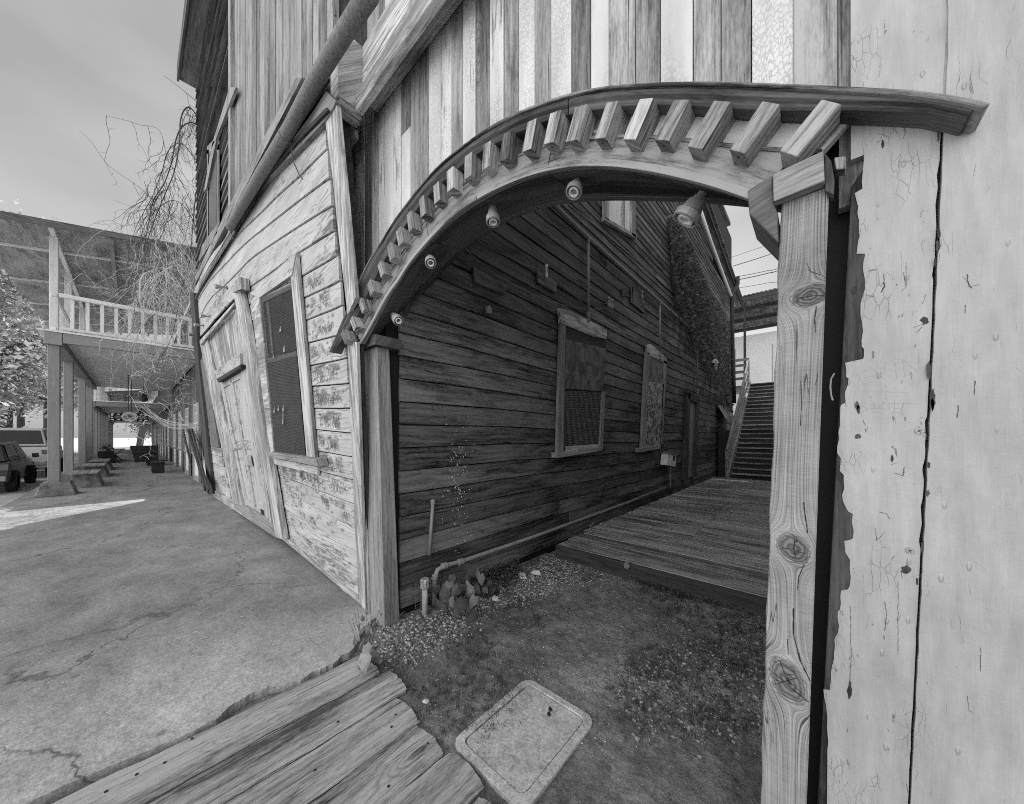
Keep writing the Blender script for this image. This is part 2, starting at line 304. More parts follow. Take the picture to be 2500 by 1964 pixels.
# ---------------------------------------------------------------- mesh builder
class MB:
    def __init__(s): s.v = []; s.f = []; s.uv = []; s.r = []
    def add(s, vs, fs, axis=None, rnd=None, uvs=None):
        b = len(s.v); vs = [V(p) for p in vs]; s.v += vs
        rnd = random.random() if rnd is None else rnd
        ou, ov = random.random()*40, random.random()*40
        for f in fs:
            s.f.append([b+i for i in f]); s.r.append(rnd)
            if uvs is not None:
                s.uv += [uvs[i] for i in f]; continue
            n = V((0, 0, 0)); P = [vs[i] for i in f]
            for i in range(len(P)):
                a, c = P[i], P[(i+1) % len(P)]; n += V(((a.y-c.y)*(a.z+c.z), (a.z-c.z)*(a.x+c.x), (a.x-c.x)*(a.y+c.y)))
            n = n.normalized() if n.length > 1e-12 else V((0, 0, 1))
            ax = V(axis).normalized() if axis is not None else V((0, 0, 1))
            t = ax - n*ax.dot(n)
            if t.length < 0.25: t = n.orthogonal().normalized()*0.35
            else: t.normalize()
            bb = n.cross(t).normalized()
            s.uv += [(p.dot(t)+ou, p.dot(bb)+ov) for p in P]
    def hexa(s, p, axis=None, rnd=None):  # p: 4 bottom + 4 top
        s.add(p, [(3, 2, 1, 0), (4, 5, 6, 7), (0, 1, 5, 4), (1, 2, 6, 5), (2, 3, 7, 6), (3, 0, 4, 7)], axis, rnd)
    def box(s, a, b, axis=None, rnd=None):
        x0, y0, z0 = a; x1, y1, z1 = b
        s.hexa([(x0, y0, z0), (x1, y0, z0), (x1, y1, z0), (x0, y1, z0), (x0, y0, z1), (x1, y0, z1), (x1, y1, z1), (x0, y1, z1)], axis, rnd)
    def beam(s, p0, p1, w, t, up=(0, 0, 1), rnd=None):   # w across, t along 'up'
        p0, p1 = V(p0), V(p1); d = (p1-p0).normalized(); up = V(up); up = (up-d*up.dot(d)).normalized(); sd_ = d.cross(up)
        q = [sd_*(w/2)*a + up*(t/2)*b for a, b in ((-1, -1), (1, -1), (1, 1), (-1, 1))]
        s.hexa([p0+k for k in q]+[p1+k for k in q], d, rnd)
    def prism(s, pts, off, axis=None, rnd=None):
        n = len(pts); pts = [V(p) for p in pts]; off = V(off)
        s.add(pts+[p+off for p in pts], [tuple(range(n))[::-1], tuple(range(n, 2*n))]+[(i, (i+1) % n, n+(i+1) % n, n+i) for i in range(n)], axis, rnd)
    def tube(s, path, r, n=8, rnd=None, cap=True):
        path = [V(p) for p in path]; m = len(path); rs = r if isinstance(r, (list, tuple)) else [r]*m
        vs = []; uvs = []; L = 0; pu = None
        for i, p in enumerate(path):
            d = (path[min(i+1, m-1)]-path[max(i-1, 0)])
            d = d.normalized() if d.length > 1e-9 else V((0, 0, 1))
            a = (pu - d*pu.dot(d)) if pu is not None else d.orthogonal()
            if a.length < 1e-6: a = d.orthogonal()
            a.normalize(); pu = a; b = d.cross(a)
            if i: L += (p-path[i-1]).length
            for k in range(n):
                t = 2*math.pi*k/n; vs.append(p+(a*math.cos(t)+b*math.sin(t))*rs[i]); uvs.append((L, k/n*0.3))
        fs = [(i*n+k, i*n+(k+1) % n, (i+1)*n+(k+1) % n, (i+1)*n+k) for i in range(m-1) for k in range(n)]
        if cap: fs += [tuple(range(n))[::-1], tuple((m-1)*n+k for k in range(n))]
        s.add(vs, fs, rnd=rnd, uvs=uvs)
    def build(s, name, mat, parent=None, bevel=0.0, smooth=False):
        me = bpy.data.meshes.new(name); me.from_pydata([tuple(p) for p in s.v], [], s.f)
        uvl = me.uv_layers.new(name='UV'); uvl.data.foreach_set('uv', [c for q in s.uv for c in q])
        a = me.attributes.new('rnd', 'FLOAT', 'FACE'); a.data.foreach_set('value', s.r)
        if smooth: me.polygons.foreach_set('use_smooth', [True]*len(me.polygons))
        me.materials.append(M[mat] if isinstance(mat, str) else mat); me.update()
        return link(name, me, parent, bevel)
def link(name, me, parent=None, bevel=0.0):
    o = bpy.data.objects.new(name, me); scene.collection.objects.link(o)
    if parent is not None:
        o.parent = parent
        if parent.type == 'EMPTY': o.location = -parent.location
    if bevel:
        b = o.modifiers.new('bevel', 'BEVEL'); b.width = bevel; b.segments = 2; b.limit_method = 'ANGLE'; b.angle_limit = R(40)
    return o
def thing(name, label, cat, loc=(0, 0, 0), group=None):
    o = bpy.data.objects.new(name, None); scene.collection.objects.link(o); o.location = loc; o.empty_display_size = 0.1
    return tag(o, label, cat, group)
def tag(o, label=None, cat=None, group=None, kind=None):
    if label: o['label'] = label
    if cat: o['category'] = cat
    if group: o['group'] = group
    if kind: o['kind'] = kind
    return o
def copy_tree(o, parent=None):
    c = o.copy(); scene.collection.objects.link(c)
    if parent is not None: c.parent = parent
    for ch in list(o.children): copy_tree(ch, c)
    return c
def np_mesh(name, verts, faces, rnd, mat, parent=None, smooth=False):
    me = bpy.data.meshes.new(name); k = faces.shape[1]; nf = len(faces)
    me.vertices.add(len(verts)); me.vertices.foreach_set('co', verts.astype(np.float32).ravel())
    me.loops.add(nf*k); me.loops.foreach_set('vertex_index', faces.astype(np.int32).ravel())
    me.polygons.add(nf); me.polygons.foreach_set('loop_start', np.arange(0, nf*k, k, dtype=np.int32))
    me.update(calc_edges=True); a = me.attributes.new('rnd', 'FLOAT', 'FACE'); a.data.foreach_set('value', rnd.astype(np.float32))
    if smooth: me.polygons.foreach_set('use_smooth', [True]*nf)
    me.materials.append(M[mat]); me.validate(); return link(name, me, parent)
def interp(pts, x):
    if x <= pts[0][0]: return pts[0][1]
    for a, b in zip(pts, pts[1:]):
        if x <= b[0]: return a[1]+(b[1]-a[1])*(x-a[0])/(b[0]-a[0])
    return pts[-1][1]
def strip(mb, us, zl, zh, surf, th=0.02, gap=0.004, rnd=None, base=0.0, lap=0.0):
    """board following two seam curves over a surface; surf(u, z, off)"""
    vs = []; uvs = []; ou, ov = random.random()*40, random.random()*40
    for a, b, u in zip(zl, zh, us):
        for (z, o) in ((a+gap, base), (a+gap, base+th), (a+gap+0.004, base+th+lap+0.003), (b-gap-0.004, base+th), (b-gap, base+th-0.003), (b-gap, base)):
            vs.append(surf(u, z, o)); uvs.append((u+ou, z+ov))
    fs = [(i*6+k, i*6+k+1, (i+1)*6+k+1, (i+1)*6+k) for i in range(len(us)-1) for k in range(5)]
    fs += [(5, 4, 3, 2, 1, 0), tuple((len(us)-1)*6+k for k in range(6))]
    mb.add(vs, fs, rnd=rnd, uvs=uvs)
def lathe(mb, p0, d, prof, n=16):
    d = V(d).normalized(); a = d.orthogonal().normalized(); b = d.cross(a); p0 = V(p0)
    vs = [p0+d*h+(a*math.cos(2*math.pi*k/n)+b*math.sin(2*math.pi*k/n))*r for (h, r) in prof for k in range(n)]
    m = len(prof); fs = [(i*n+k, i*n+(k+1) % n, (i+1)*n+(k+1) % n, (i+1)*n+k) for i in range(m-1) for k in range(n)]
    fs += [tuple(range(n))[::-1], tuple((m-1)*n+k for k in range(n))]
    mb.add(vs, fs)
FONT = {'A': [(0, 0, .5, 1), (.5, 1, 1, 0), (.2, .4, .8, .4)], 'B': [(0, 0, 0, 1), (0, 1, .8, .8), (.8, .8, 0, .5), (0, .5, .9, .25), (.9, .25, 0, 0)], 'C': [(1, .9, .3, 1), (.3, 1, 0, .5), (0, .5, .3, 0), (.3, 0, 1, .1)],
 'D': [(0, 0, 0, 1), (0, 1, .9, .6), (.9, .6, .8, .2), (.8, .2, 0, 0)], 'E': [(0, 0, 0, 1), (0, 1, 1, 1), (0, .5, .8, .5), (0, 0, 1, 0)], 'F': [(0, 0, 0, 1), (0, 1, 1, 1), (0, .5, .8, .5)], 'H': [(0, 0, 0, 1), (1, 0, 1, 1), (0, .5, 1, .5)],
 'I': [(.5, 0, .5, 1)], 'J': [(.7, 1, .7, .1), (.7, .1, .1, 0)], 'K': [(0, 0, 0, 1), (0, .45, 1, 1), (.2, .55, 1, 0)], 'L': [(0, 1, 0, 0), (0, 0, .9, 0)], 'M': [(0, 0, .1, 1), (.1, 1, .5, .3), (.5, .3, .9, 1), (.9, 1, 1, 0)],
 'N': [(0, 0, 0, 1), (0, 1, 1, 0), (1, 0, 1, 1)], 'O': [(.5, 1, 0, .5), (0, .5, .5, 0), (.5, 0, 1, .5), (1, .5, .5, 1)], 'P': [(0, 0, 0, 1), (0, 1, .9, .75), (.9, .75, 0, .5)], 'R': [(0, 0, 0, 1), (0, 1, .9, .75), (.9, .75, 0, .5), (.2, .5, 1, 0)],
 'S': [(1, .9, .2, 1), (.2, 1, .1, .6), (.1, .6, .9, .4), (.9, .4, .7, 0), (.7, 0, 0, .1)], 'T': [(0, 1, 1, 1), (.5, 1, .5, 0)], 'V': [(0, 1, .5, 0), (.5, 0, 1, 1)], 'W': [(0, 1, .25, 0), (.25, 0, .5, .7), (.5, .7, .75, 0), (.75, 0, 1, 1)],
 'X': [(0, 0, 1, 1), (0, 1, 1, 0)], 'Y': [(0, 1, .5, .5), (1, 1, .5, .5), (.5, .5, .5, 0)], 'Z': [(0, 1, 1, 1), (1, 1, 0, 0), (0, 0, 1, 0)], '+': [(.5, .1, .5, .9), (.1, .5, .9, .5)], '/': [(0, 0, 1, 1)]}
def scrawl(mb, text, u, z, h, surf, lw=0.004, off=0.03, jit=0.1, wd=0.6, rot=0.0):
    """strokes as thin ribbons lying on a surface"""
    for i, ch in enumerate(text):
        for (a, b, c, d) in FONT.get(ch, []):
            q = [a+random.uniform(-jit, jit), b+random.uniform(-jit, jit), c+random.uniform(-jit, jit), d+random.uniform(-jit, jit)]
            p = []
            for (x, y) in ((q[0], q[1]), (q[2], q[3])):
                X = (i*1.25+x)*h*wd; Y = y*h; p.append((u+X*math.cos(rot)-Y*math.sin(rot), z+X*math.sin(rot)+Y*math.cos(rot)))
            dx, dz = p[1][0]-p[0][0], p[1][1]-p[0][1]; L = math.hypot(dx, dz) or 1e-6; nx, nz_ = -dz/L*lw/2, dx/L*lw/2
            mb.add([surf(p[0][0]-nx, p[0][1]-nz_, off), surf(p[1][0]-nx*.6, p[1][1]-nz_*.6, off), surf(p[1][0]+nx*.6, p[1][1]+nz_*.6, off), surf(p[0][0]+nx, p[0][1]+nz_, off)], [(0, 1, 2, 3)])

# ================================================================ setting: ground
def sheet(name, pts, mat, z=0.0, res=None):
    me = bpy.data.meshes.new(name); me.from_pydata([(x, y, z) for x, y in pts], [], [tuple(range(len(pts)))]); me.materials.append(M[mat])
    me.uv_layers.new(name='UV'); return tag(link(name, me), kind='structure')
sheet('ground', [(-400, -400), (400, -400), (400, 400), (-400, 400)], 'asphalt', -0.18)
# pavement slab with a broken edge beside the planks
edge = [PG(x, y) for x, y in [(440, 1800), (529, 1756), (545, 1738), (580, 1712), (610, 1696), (640, 1682), (668, 1674), (700, 1668), (735, 1660), (765, 1640), (785, 1632), (812, 1622), (832, 1602), (852, 1593), (866, 1580), (884, 1530)]]
ep = []
for a, b in zip(edge, edge[1:]):
    for k in range(5):
        t = k/5; p = a.lerp(b, t); ep.append((p.x+random.uniform(-.003, .003)+.004*math.sin(p.y*60), p.y+random.uniform(-.003, .003)))
pav = [(-2.57, -3.0), (-2.55, -1.0), (-2.56, -0.2)] + ep + [(-3.0, 1.62), (-70, 1.62), (-70, -1.95), (-12.5, -1.95), (-11.8, -2.6), (-9, -3.0)]
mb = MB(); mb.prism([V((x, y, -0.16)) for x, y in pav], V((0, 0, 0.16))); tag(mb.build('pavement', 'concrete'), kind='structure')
from mathutils import noise as mn
def dirt_z(x, y):
    h = -.035+.016*mn.noise((x*2.2, y*2.2, 0))+.009*mn.noise((x*9, y*9, 3))+.005*mn.noise((x*28, y*28, 5))+.003*mn.noise((x*70, y*70, 8))
    k = min(1, max(0, (y-1.0)/.15)); return h*k-.06*(1-k) if x < .2 else h
gx = [-2.8+i*.014 for i in range(231)]; gy = [0.98+j*.014 for j in range(206)]
vs_ = [(x, y, dirt_z(x, y)) for y in gy for x in gx]; nx_ = len(gx)
me = bpy.data.meshes.new('alley_dirt'); me.from_pydata(vs_, [], [(j*nx_+i, j*nx_+i+1, (j+1)*nx_+i+1, (j+1)*nx_+i) for j in range(len(gy)-1) for i in range(nx_-1)]); me.polygons.foreach_set('use_smooth', [True]*len(me.polygons)); me.materials.append(M['dirt']); tag(link('alley_dirt', me), kind='structure')
mb = MB(); mb.box((-2.8, 3.86, -0.2), (3.0, 30, -0.06)); tag(mb.build('alley_ground', 'dirt'), kind='structure')
sheet('soil_seam', [(-2.9, -3.0), (-2.2, -3.0), (-2.2, 1.1), (-2.7, 1.7), (-3.0, 1.6)], 'dirt', -0.05)
# worn planks of the boardwalk
wk = thing('boardwalk', 'worn weathered boardwalk planks ending at the dirt under the arch', 'boardwalk', (-1.9, 0, 0))
xs = [-2.50, -2.195, -1.93, -1.66, -1.40, -1.13, -0.86, -0.58, -0.31, -0.04, 0.24, 0.5]
for i in range(len(xs)-1):
    mb = MB(); n = 40; x0, x1 = xs[i]+0.007, xs[i+1]-0.007; vend = [1.13, 1.17, 1.10, 1.06, 1.09, 1.05, 1.1, 1.07, 1.12, 1.1, 1.1][i]
    r_ = random.random(); ou = random.random()*30; vs = []; uvs = []; m_ = 9
    for a in range(n+1):
        y = -2.5 + (vend+2.5)*a/n
        for b in range(m_):
            t = b/(m_-1); e = abs(t-.5)*2; x = x0+(x1-x0)*t + (0.006*math.sin(y*9+i)+0.004*math.sin(y*23) if b in (0, m_-1) else 0)
            yy = y + (random.uniform(-.004, .004)-.014*e**3+.01*math.sin(i*2.3) if a == n else 0)
            z = -0.004 - 0.012*e**4 + 0.003*math.sin(x*90+i*2) + random.uniform(-.0008, .0008)
            vs.append((x, yy, z)); uvs.append((y+ou, x+ou))
    fs = [(a*m_+b, a*m_+b+1, (a+1)*m_+b+1, (a+1)*m_+b) for a in range(n) for b in range(m_-1)]
    base = len(vs); vs += [(x0, -2.5, -.08), (x1, -2.5, -.08), (x1, vend, -.08), (x0, vend, -.08)]; uvs += [(0, 0)]*4
    for b in range(m_-1): pass
    mb.add(vs, fs, rnd=r_, uvs=uvs)
    mb.hexa([(x0, -2.5, -.09), (x1, -2.5, -.09), (x1, vend-.012, -.09), (x0, vend-.012, -.09), (x0, -2.5, -.02), (x1, -2.5, -.02), (x1, vend-.012, -.02), (x0, vend-.012, -.02)], (0, 1, 0), r_)
    mb.build('plank', 'walk', wk, smooth=False)
    if i < 4:
        for q in range(5): mb = MB(); lathe(mb, (random.uniform(x0+.03, x1-.03), random.uniform(-.6, 1.05), -0.006), (0, 0, 1), [(0, .006), (.004, .006), (.005, .003)], 8); mb.build('nail', 'black', wk)

# ================================================================ the leaning building
B = thing('leaning_building', 'tall leaning wooden building with scribbled whitewashed siding, left of the arch', 'building', (-8, 1.5, 0))
def slab(mb, px, fn, n, off, th, axis=None, rnd=None):
    n = V(n); pts = [fn(x, y)+n*off for x, y in px]; mb.prism(pts, n*th, axis, rnd)
def fslab(mb, px, off, th, axis=None, rnd=None):
    if axis == 'px': axis = PF(*px[-1])-PF(*px[0])
    q = V((0, 1.48, 0))+FPn*(off+th); slab(mb, px, lambda x, y: hit(x, y, q, FPn), -FPn, 0, th, axis, rnd)
Ls = [(689, 1298), (685, 1262), (675, 1226), (671, 1188), (664, 1151), (659, 1116), (652, 1077), (645, 1037), (636, 998), (629, 951), (625, 918), (618, 876), (608, 835), (604, 793), (601, 752)]
Rs = [(878, 1472), (875, 1408), (873, 1345), (870, 1288), (868, 1230), (864, 1171), (863, 1116), (861, 1058), (857, 998), (850, 938), (847, 877), (842, 817), (836, 751), (831, 692), (826, 630)]
def uz(p): q = PF(*p); return (q.x, q.z)
seams = []
for a, b in zip(Ls, Rs):
    A, C = uz(a), uz(b); seams.append([(A[0]-.12, A[1]), A, ((A[0]+C[0])/2, (A[1]+C[1])/2+random.uniform(-.012, .012)), C, (C[0]+.05, C[1])])
up = [[(482, 838), (489, 826), (571, 733), (604, 712), (724, 625), (819, 569), (823, 567)],
      [(482, 800), (496, 762), (520, 727), (580, 672), (619, 632), (675, 593), (724, 562), (813, 509), (818, 506)],
      [(478, 765), (485, 734), (520, 681), (559, 641), (608, 593), (668, 544), (724, 502), (808, 442), (813, 439)],
      [(474, 745), (478, 734), (496, 692), (520, 639), (555, 604), (640, 523), (661, 502), (689, 474), (738, 435), (801, 372), (806, 368)],
      [(471, 722), (492, 674), (520, 618), (555, 583), (569, 555), (619, 467), (661, 425), (717, 372), (798, 293), (803, 289)]]
for s_ in up: seams.append(sorted(uz(p) for p in s_))
mb = MB()
fslab(mb, [(474, 740), (492, 676), (555, 585), (661, 427), (798, 290), (822, 258), (850, 600), (884, 1488), (700, 1318), (508, 1204)], -0.14, 0.10, (1, 0, 0))
mb.build('wall_backing', 'darkwood', B)
mb = MB()
def bow(u, z, off): p = FS(u, z, off); p.y += 0.004*math.sin(u*2.1+z*1.3); return p
def li(pts, x):
    if x < pts[0][0]: a, b = pts[0], pts[1]
    elif x > pts[-1][0]: a, b = pts[-2], pts[-1]
    else: return interp(pts, x)
    return a[1]+(b[1]-a[1])*(x-a[0])/(b[0]-a[0])
def si(pts, x):
    w_ = min(.55, .12+.09*abs(x+3)); return sum(li(pts, x+w_*k) for k in (-1, -.66, -.33, 0, .33, .66, 1))/7
for i in range(len(seams)-1):
    lo, hi = seams[i], seams[i+1]; u0 = max(lo[0][0], hi[0][0]); u1 = min(lo[-1][0], hi[-1][0])
    if i == 14: u0 = lo[0][0]-.2
    cuts = [u0, u1]
    if i in (17,): cuts = [u0, PF(735, 435).x, u1]
    if i in (16,): cuts = [u0, PF(559, 641).x, u1]
    for a, b in zip(cuts, cuts[1:]):
        n = 26; us = [a+(b-a)*k/n for k in range(n+1)]; q1, q2 = random.uniform(-.006, .006), random.uniform(-.006, .006)
        strip(mb, us, [si(lo, u) for u in us], [si(hi, u) for u in us], bow, 0.018, 0.005, lap=0.006)
# left patch beyond the door
for k in range(17):
    z0, z1 = k*0.225, (k+1)*0.225
    def line(p, q, z):
        A, C = uz(p), uz(q); return A[0]+(C[0]-A[0])*(z-A[1])/(C[1]-A[1])
    ua, ub = line((508, 1200), (478, 745), z0+.1), line((571, 1230), (489, 833), z0+.1)
    n = 8; us = [ua+(ub-ua)*j/n for j in range(n+1)]
    strip(mb, us, [z0-.01]*(n+1), [z1-.01]*(n+1), bow, 0.018, 0.005, lap=0.006)
mb.build('siding', 'facade', B)
# carved names and scribbles
mb = MB(); words = ['TAYLOR', 'NAN', 'HARRY', 'TEHR', 'WES', 'MAX', 'JDN', 'ESK', 'NATE', 'KAY', 'LOVE', 'BRI', 'JON', 'ZAK', 'EL', 'SAM', 'AJ', 'K+M', 'CAT', 'HEN', 'LIZ', 'RAY', 'DAN', 'ROB', 'VI', 'AMY', 'TOM']
mb2 = MB()
for i in range(1, 14):
    lo, hi = seams[i], seams[i+1]
    nn = [0, 8, 18, 26, 28, 26, 30, 38, 38, 26, 28, 30, 24, 10][i]
    u_hi = lo[3][0]-.1; u_lo = PF(776, 1000).x if 4 < i < 14 else PF(690, 1150).x
    for k in range(nn):
        u = random.uniform(u_lo, u_hi-.1); zl = interp(lo, u); zh = interp(hi, u); H = zh-zl
        h = random.choice([.018, .022, .028, .035, .05, .075] if i != 4 else [.03, .07, .12]); h = min(h, H*.75)
        z = random.uniform(zl+.02, max(zl+.021, zh-h-.02))
        scrawl(mb if random.random() < .28 else mb2, random.choice(words), u, z, h, bow, random.uniform(.0015, .003) + h*.03, 0.0265, 0.14, random.uniform(.4, .6), random.uniform(-.12, .12))
for t_, x, y, h in [('WES', 740, 1165, .15), ('HERS', 770, 1200, .15), ('MZAK', 720, 1232, .17), ('KARL', 795, 1228, .07), ('HARRY', 770, 920, .1), ('AS', 807, 915, .13), ('TEHR', 760, 973, .12), ('WESTOP', 765, 990, .1), ('NAK', 765, 715, .12), ('TAYLOR', 765, 838, .05)]:
    p = PF(x, y); scrawl(mb, t_, p.x, p.z, h, bow, .007, .0268, .07, .55, .02)
tag(mb.build('scribbles', 'ink', B), kind='stuff'); tag(mb2.build('carvings', 'inklight', B), kind='stuff')
# corner boards and trims
mb = MB(); q = [(790, 290), (822, 256), (868, 735), (851, 770)]
fslab(mb, [(793, 290), (822, 256), (868, 727), (848, 770), (833, 640), (812, 440)], 0.02, 0.035, (0.08, 0, 1)); mb.build('corner_board', 'trim', B, 0.004)
mb = MB(); fslab(mb, [(848, 835), (870, 835), (885, 1297), (893, 1492), (878, 1476), (866, 1297)], 0.02, 0.03, (-.05, 0, 1)); mb.build('corner_board', 'trim', B, 0.004)
mb = MB(); fslab(mb, [(871, 835), (880, 835), (897, 1297), (903, 1500), (893, 1492), (886, 1297)], -0.02, 0.03, (-.05, 0, 1)); mb.build('corner_strip', 'darkwood', B)
mb = MB(); fslab(mb, [(463, 715), (472, 715), (488, 920), (519, 1206), (508, 1206), (478, 920)], 0.02, 0.07, (-.1, 0, 1)); mb.build('corner_board', 'darkwood', B, 0.004)
mb = MB(); fslab(mb, [(508, 1190), (571, 1222), (672, 1296), (690, 1305), (878, 1466), (880, 1476), (690, 1318), (672, 1312), (508, 1204)], 0.02, 0.02, (1, 0, 0)); mb.build('base_board', 'trim', B)
# upper storey
def US(u, z, off=0): return V((u, 1.15-off, z))
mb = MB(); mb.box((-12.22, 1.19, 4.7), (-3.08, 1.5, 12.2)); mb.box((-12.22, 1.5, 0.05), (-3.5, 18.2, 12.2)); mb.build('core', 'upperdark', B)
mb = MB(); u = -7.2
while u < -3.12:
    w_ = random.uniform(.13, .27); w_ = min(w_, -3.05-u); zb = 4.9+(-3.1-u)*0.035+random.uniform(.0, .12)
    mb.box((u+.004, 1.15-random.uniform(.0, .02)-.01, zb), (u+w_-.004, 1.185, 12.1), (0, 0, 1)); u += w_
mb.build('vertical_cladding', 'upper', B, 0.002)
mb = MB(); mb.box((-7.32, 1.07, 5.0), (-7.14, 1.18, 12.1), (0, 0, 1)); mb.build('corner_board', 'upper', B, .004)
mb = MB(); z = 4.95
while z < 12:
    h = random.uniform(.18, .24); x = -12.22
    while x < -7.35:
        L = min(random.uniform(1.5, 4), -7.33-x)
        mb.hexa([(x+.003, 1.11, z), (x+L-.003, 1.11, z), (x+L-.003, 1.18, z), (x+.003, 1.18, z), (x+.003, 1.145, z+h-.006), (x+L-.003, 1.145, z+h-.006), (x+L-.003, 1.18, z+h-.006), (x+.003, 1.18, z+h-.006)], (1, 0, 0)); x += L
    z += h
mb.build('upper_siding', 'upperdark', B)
def uslab(mb, px, off, th, axis=None): slab(mb, px, lambda x, y: PV(x, y, 1.15-off-th), (0, 1, 0), 0, th, axis)
W = tag(MB().build('window', 'darkwood', B)); bpy.data.objects.remove(W)
mb = MB(); uslab(mb, [(508, 372), (530, 378), (530, 590), (508, 585)], 0.05, 0.02); W = mb.build('upper_window', 'glassdark', B)
mb = MB()
for q in ([(505, 366), (510, 366), (510, 592), (505, 590)], [(529, 366), (533, 366), (533, 598), (529, 596)], [(505, 358), (533, 330), (533, 352), (505, 378)]): uslab(mb, q, 0.05, 0.02, (0, 0, 1))
mb.build('frame', 'upper', W, .003)
mb = MB()
for q in ([(509, 380), (527, 340), (575, 213), (560, 213)], [(497, 470), (503, 462), (527, 345), (519, 345)], [(485, 640), (492, 600), (535, 540), (530, 570)]): uslab(mb, q, 0.06, 0.04, (.6, 0, 1))
mb.build('brace_board', 'upper', B, .003)
# trim line, eave
mb = MB(); uslab(mb, [(722, 190), (737, 190), (625, 405), (566, 520), (478, 690), (476, 676), (556, 508), (612, 396)], 0.04, 0.06, (1, 0, 0)); mb.build('band_board', 'upper', B, .004)
mb = MB(); uslab(mb, [(738, 190), (800, 190), (660, 400), (568, 540), (480, 705), (478, 691), (567, 521), (627, 405)], 0.0, 0.03, (1, 0, 0)); mb.build('band_shadow_board', 'darkwood', B)  # near-black strip standing in for the shadow line above the gutter
mb = MB(); fslab(mb, [(795, 222), (820, 246), (812, 264), (790, 298), (720, 372), (661, 430), (619, 472), (560, 578), (492, 682), (474, 738), (478, 722), (566, 548), (612, 480), (655, 418), (712, 345), (770, 262)], 0.02, 0.05, (1, 0, 0)); mb.build('header_beam', 'upper', B, .006)
mb = MB(); fslab(mb, [(796, 262), (800, 270), (724, 348), (645, 438), (566, 556), (562, 552), (640, 430), (722, 338)], 0.072, 0.02, (1, 0, 0)); mb.build('header_lath', 'darkwood', B, .003)
mb = MB(); mb.box((-12.45, 0.82, 10.95), (-3.0, 1.3, 11.05), (1, 0, 0)); mb.box((-12.48, 0.78, 10.9), (-3.0, .82, 11.3), (1, 0, 0)); mb.box((-12.55, 0.8, 11.3), (-2.9, 18.4, 11.45), (1, 0, 0)); mb.build('roof_eave', 'upperdark', B, .003)
mb = MB(); mb.box((-3.0, 1.12, 4.29), (-2.87, 1.30, 4.34), (0, 1, 0)); mb.box((-3.01, 1.10, 4.34), (-2.86, 1.30, 4.9), (1, 0, 0)); mb.box((-2.86, 1.24, 4.30), (1.0, 1.30, 4.46), (1, 0, 0)); mb.box((-2.87, 1.30, 4.44), (1.0, 1.44, 4.9), (1, 0, 0)); mb.build('cornice_end', 'trim', B, .006)
# side wedge between leaning front and gate plane
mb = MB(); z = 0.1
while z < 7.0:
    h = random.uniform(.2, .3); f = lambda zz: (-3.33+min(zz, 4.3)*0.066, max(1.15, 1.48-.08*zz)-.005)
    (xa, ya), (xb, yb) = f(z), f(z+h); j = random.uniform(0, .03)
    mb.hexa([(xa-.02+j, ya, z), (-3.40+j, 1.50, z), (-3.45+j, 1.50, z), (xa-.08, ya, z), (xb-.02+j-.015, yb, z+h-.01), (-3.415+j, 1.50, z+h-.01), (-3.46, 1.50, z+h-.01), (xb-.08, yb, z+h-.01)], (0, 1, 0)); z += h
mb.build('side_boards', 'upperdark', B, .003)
mb = MB()
for k in range(9):
    p = PV(random.uniform(828, 862), random.uniform(285, 345), 1.32); d = V((random.uniform(-1, 1), random.uniform(-.4, .4), random.uniform(-1, 1))).normalized()*random.uniform(.05, .1)
    mb.beam(p-d, p+d, random.uniform(.03, .08), .03, (0, 1, 0))
mb.build('broken_lath', 'post', B, .004)
# ---- door
D_ = B
mb = MB(); fslab(mb, [(493, 834), (571, 741), (676, 1300), (640, 1290), (571, 1232)], 0.022, 0.01, (-.2, 0, 1)); Do = mb.build('door_surround', 'trim', B)
n = 9
mb = MB()
for k in range(n):
    a, b = k/n, (k+1)/n-.008
    top = lambda t: (493+(571-493)*t, 834+(741-834)*t); bot = lambda t: (524+(585-524)*t, 909+(869-909)*t)
    fslab(mb, [top(a), top(b), bot(b), bot(a)], 0.033, random.uniform(.008, .018), (-.2, 0, 1))
mb.build('transom_boards', 'trim', Do, .002)
for q in ([(487, 835), (495, 829), (578, 1234), (569, 1229)], [(497, 838), (506, 828), (592, 1240), (581, 1236)]):
    mb = MB(); fslab(mb, q, 0.034, 0.05, (-.2, 0, 1)); mb.build('jamb', 'trim', Do, .004)
mb = MB(); fslab(mb, [(586, 898), (604, 885), (672, 1302), (650, 1283)], 0.034, 0.045, (-.2, 0, 1)); mb.build('jamb', 'facade', Do, .004)
mb = MB(); fslab(mb, [(572, 745), (583, 735), (604, 885), (588, 897), (580, 840)], 0.034, 0.045, (-.2, 0, 1)); mb.build('jamb', 'facade', Do, .004)
mb = MB(); fslab(mb, [(606, 900), (612, 895), (664, 1292), (658, 1288)], 0.08, 0.02, (-.2, 0, 1)); mb.build('jamb_bead', 'trim', Do, .003)
mb = MB(); fslab(mb, [(571, 722), (586, 708), (601, 790), (690, 1318), (673, 1312), (589, 830)], 0.035, 0.075, (-.2, 0, 1)); mb.build('outer_jamb', 'trim', B, .004)
mb = MB(); fslab(mb, [(568, 715), (570, 688), (585, 676), (588, 706)], 0.04, 0.11, (0, 0, 1)); mb.build('jamb_block', 'trim', B, .005)
mb = MB(); fslab(mb, [(487, 832), (571, 738), (571, 745), (489, 843)], 0.08, 0.05, (1, 0, 0)); mb.build('head_moulding', 'trim', B, .006)
mb = MB(); fslab(mb, [(522, 908), (584, 863), (587, 892), (531, 925)], 0.07, 0.05, (1, 0, 0)); mb.build('lintel', 'facade', Do, .005)
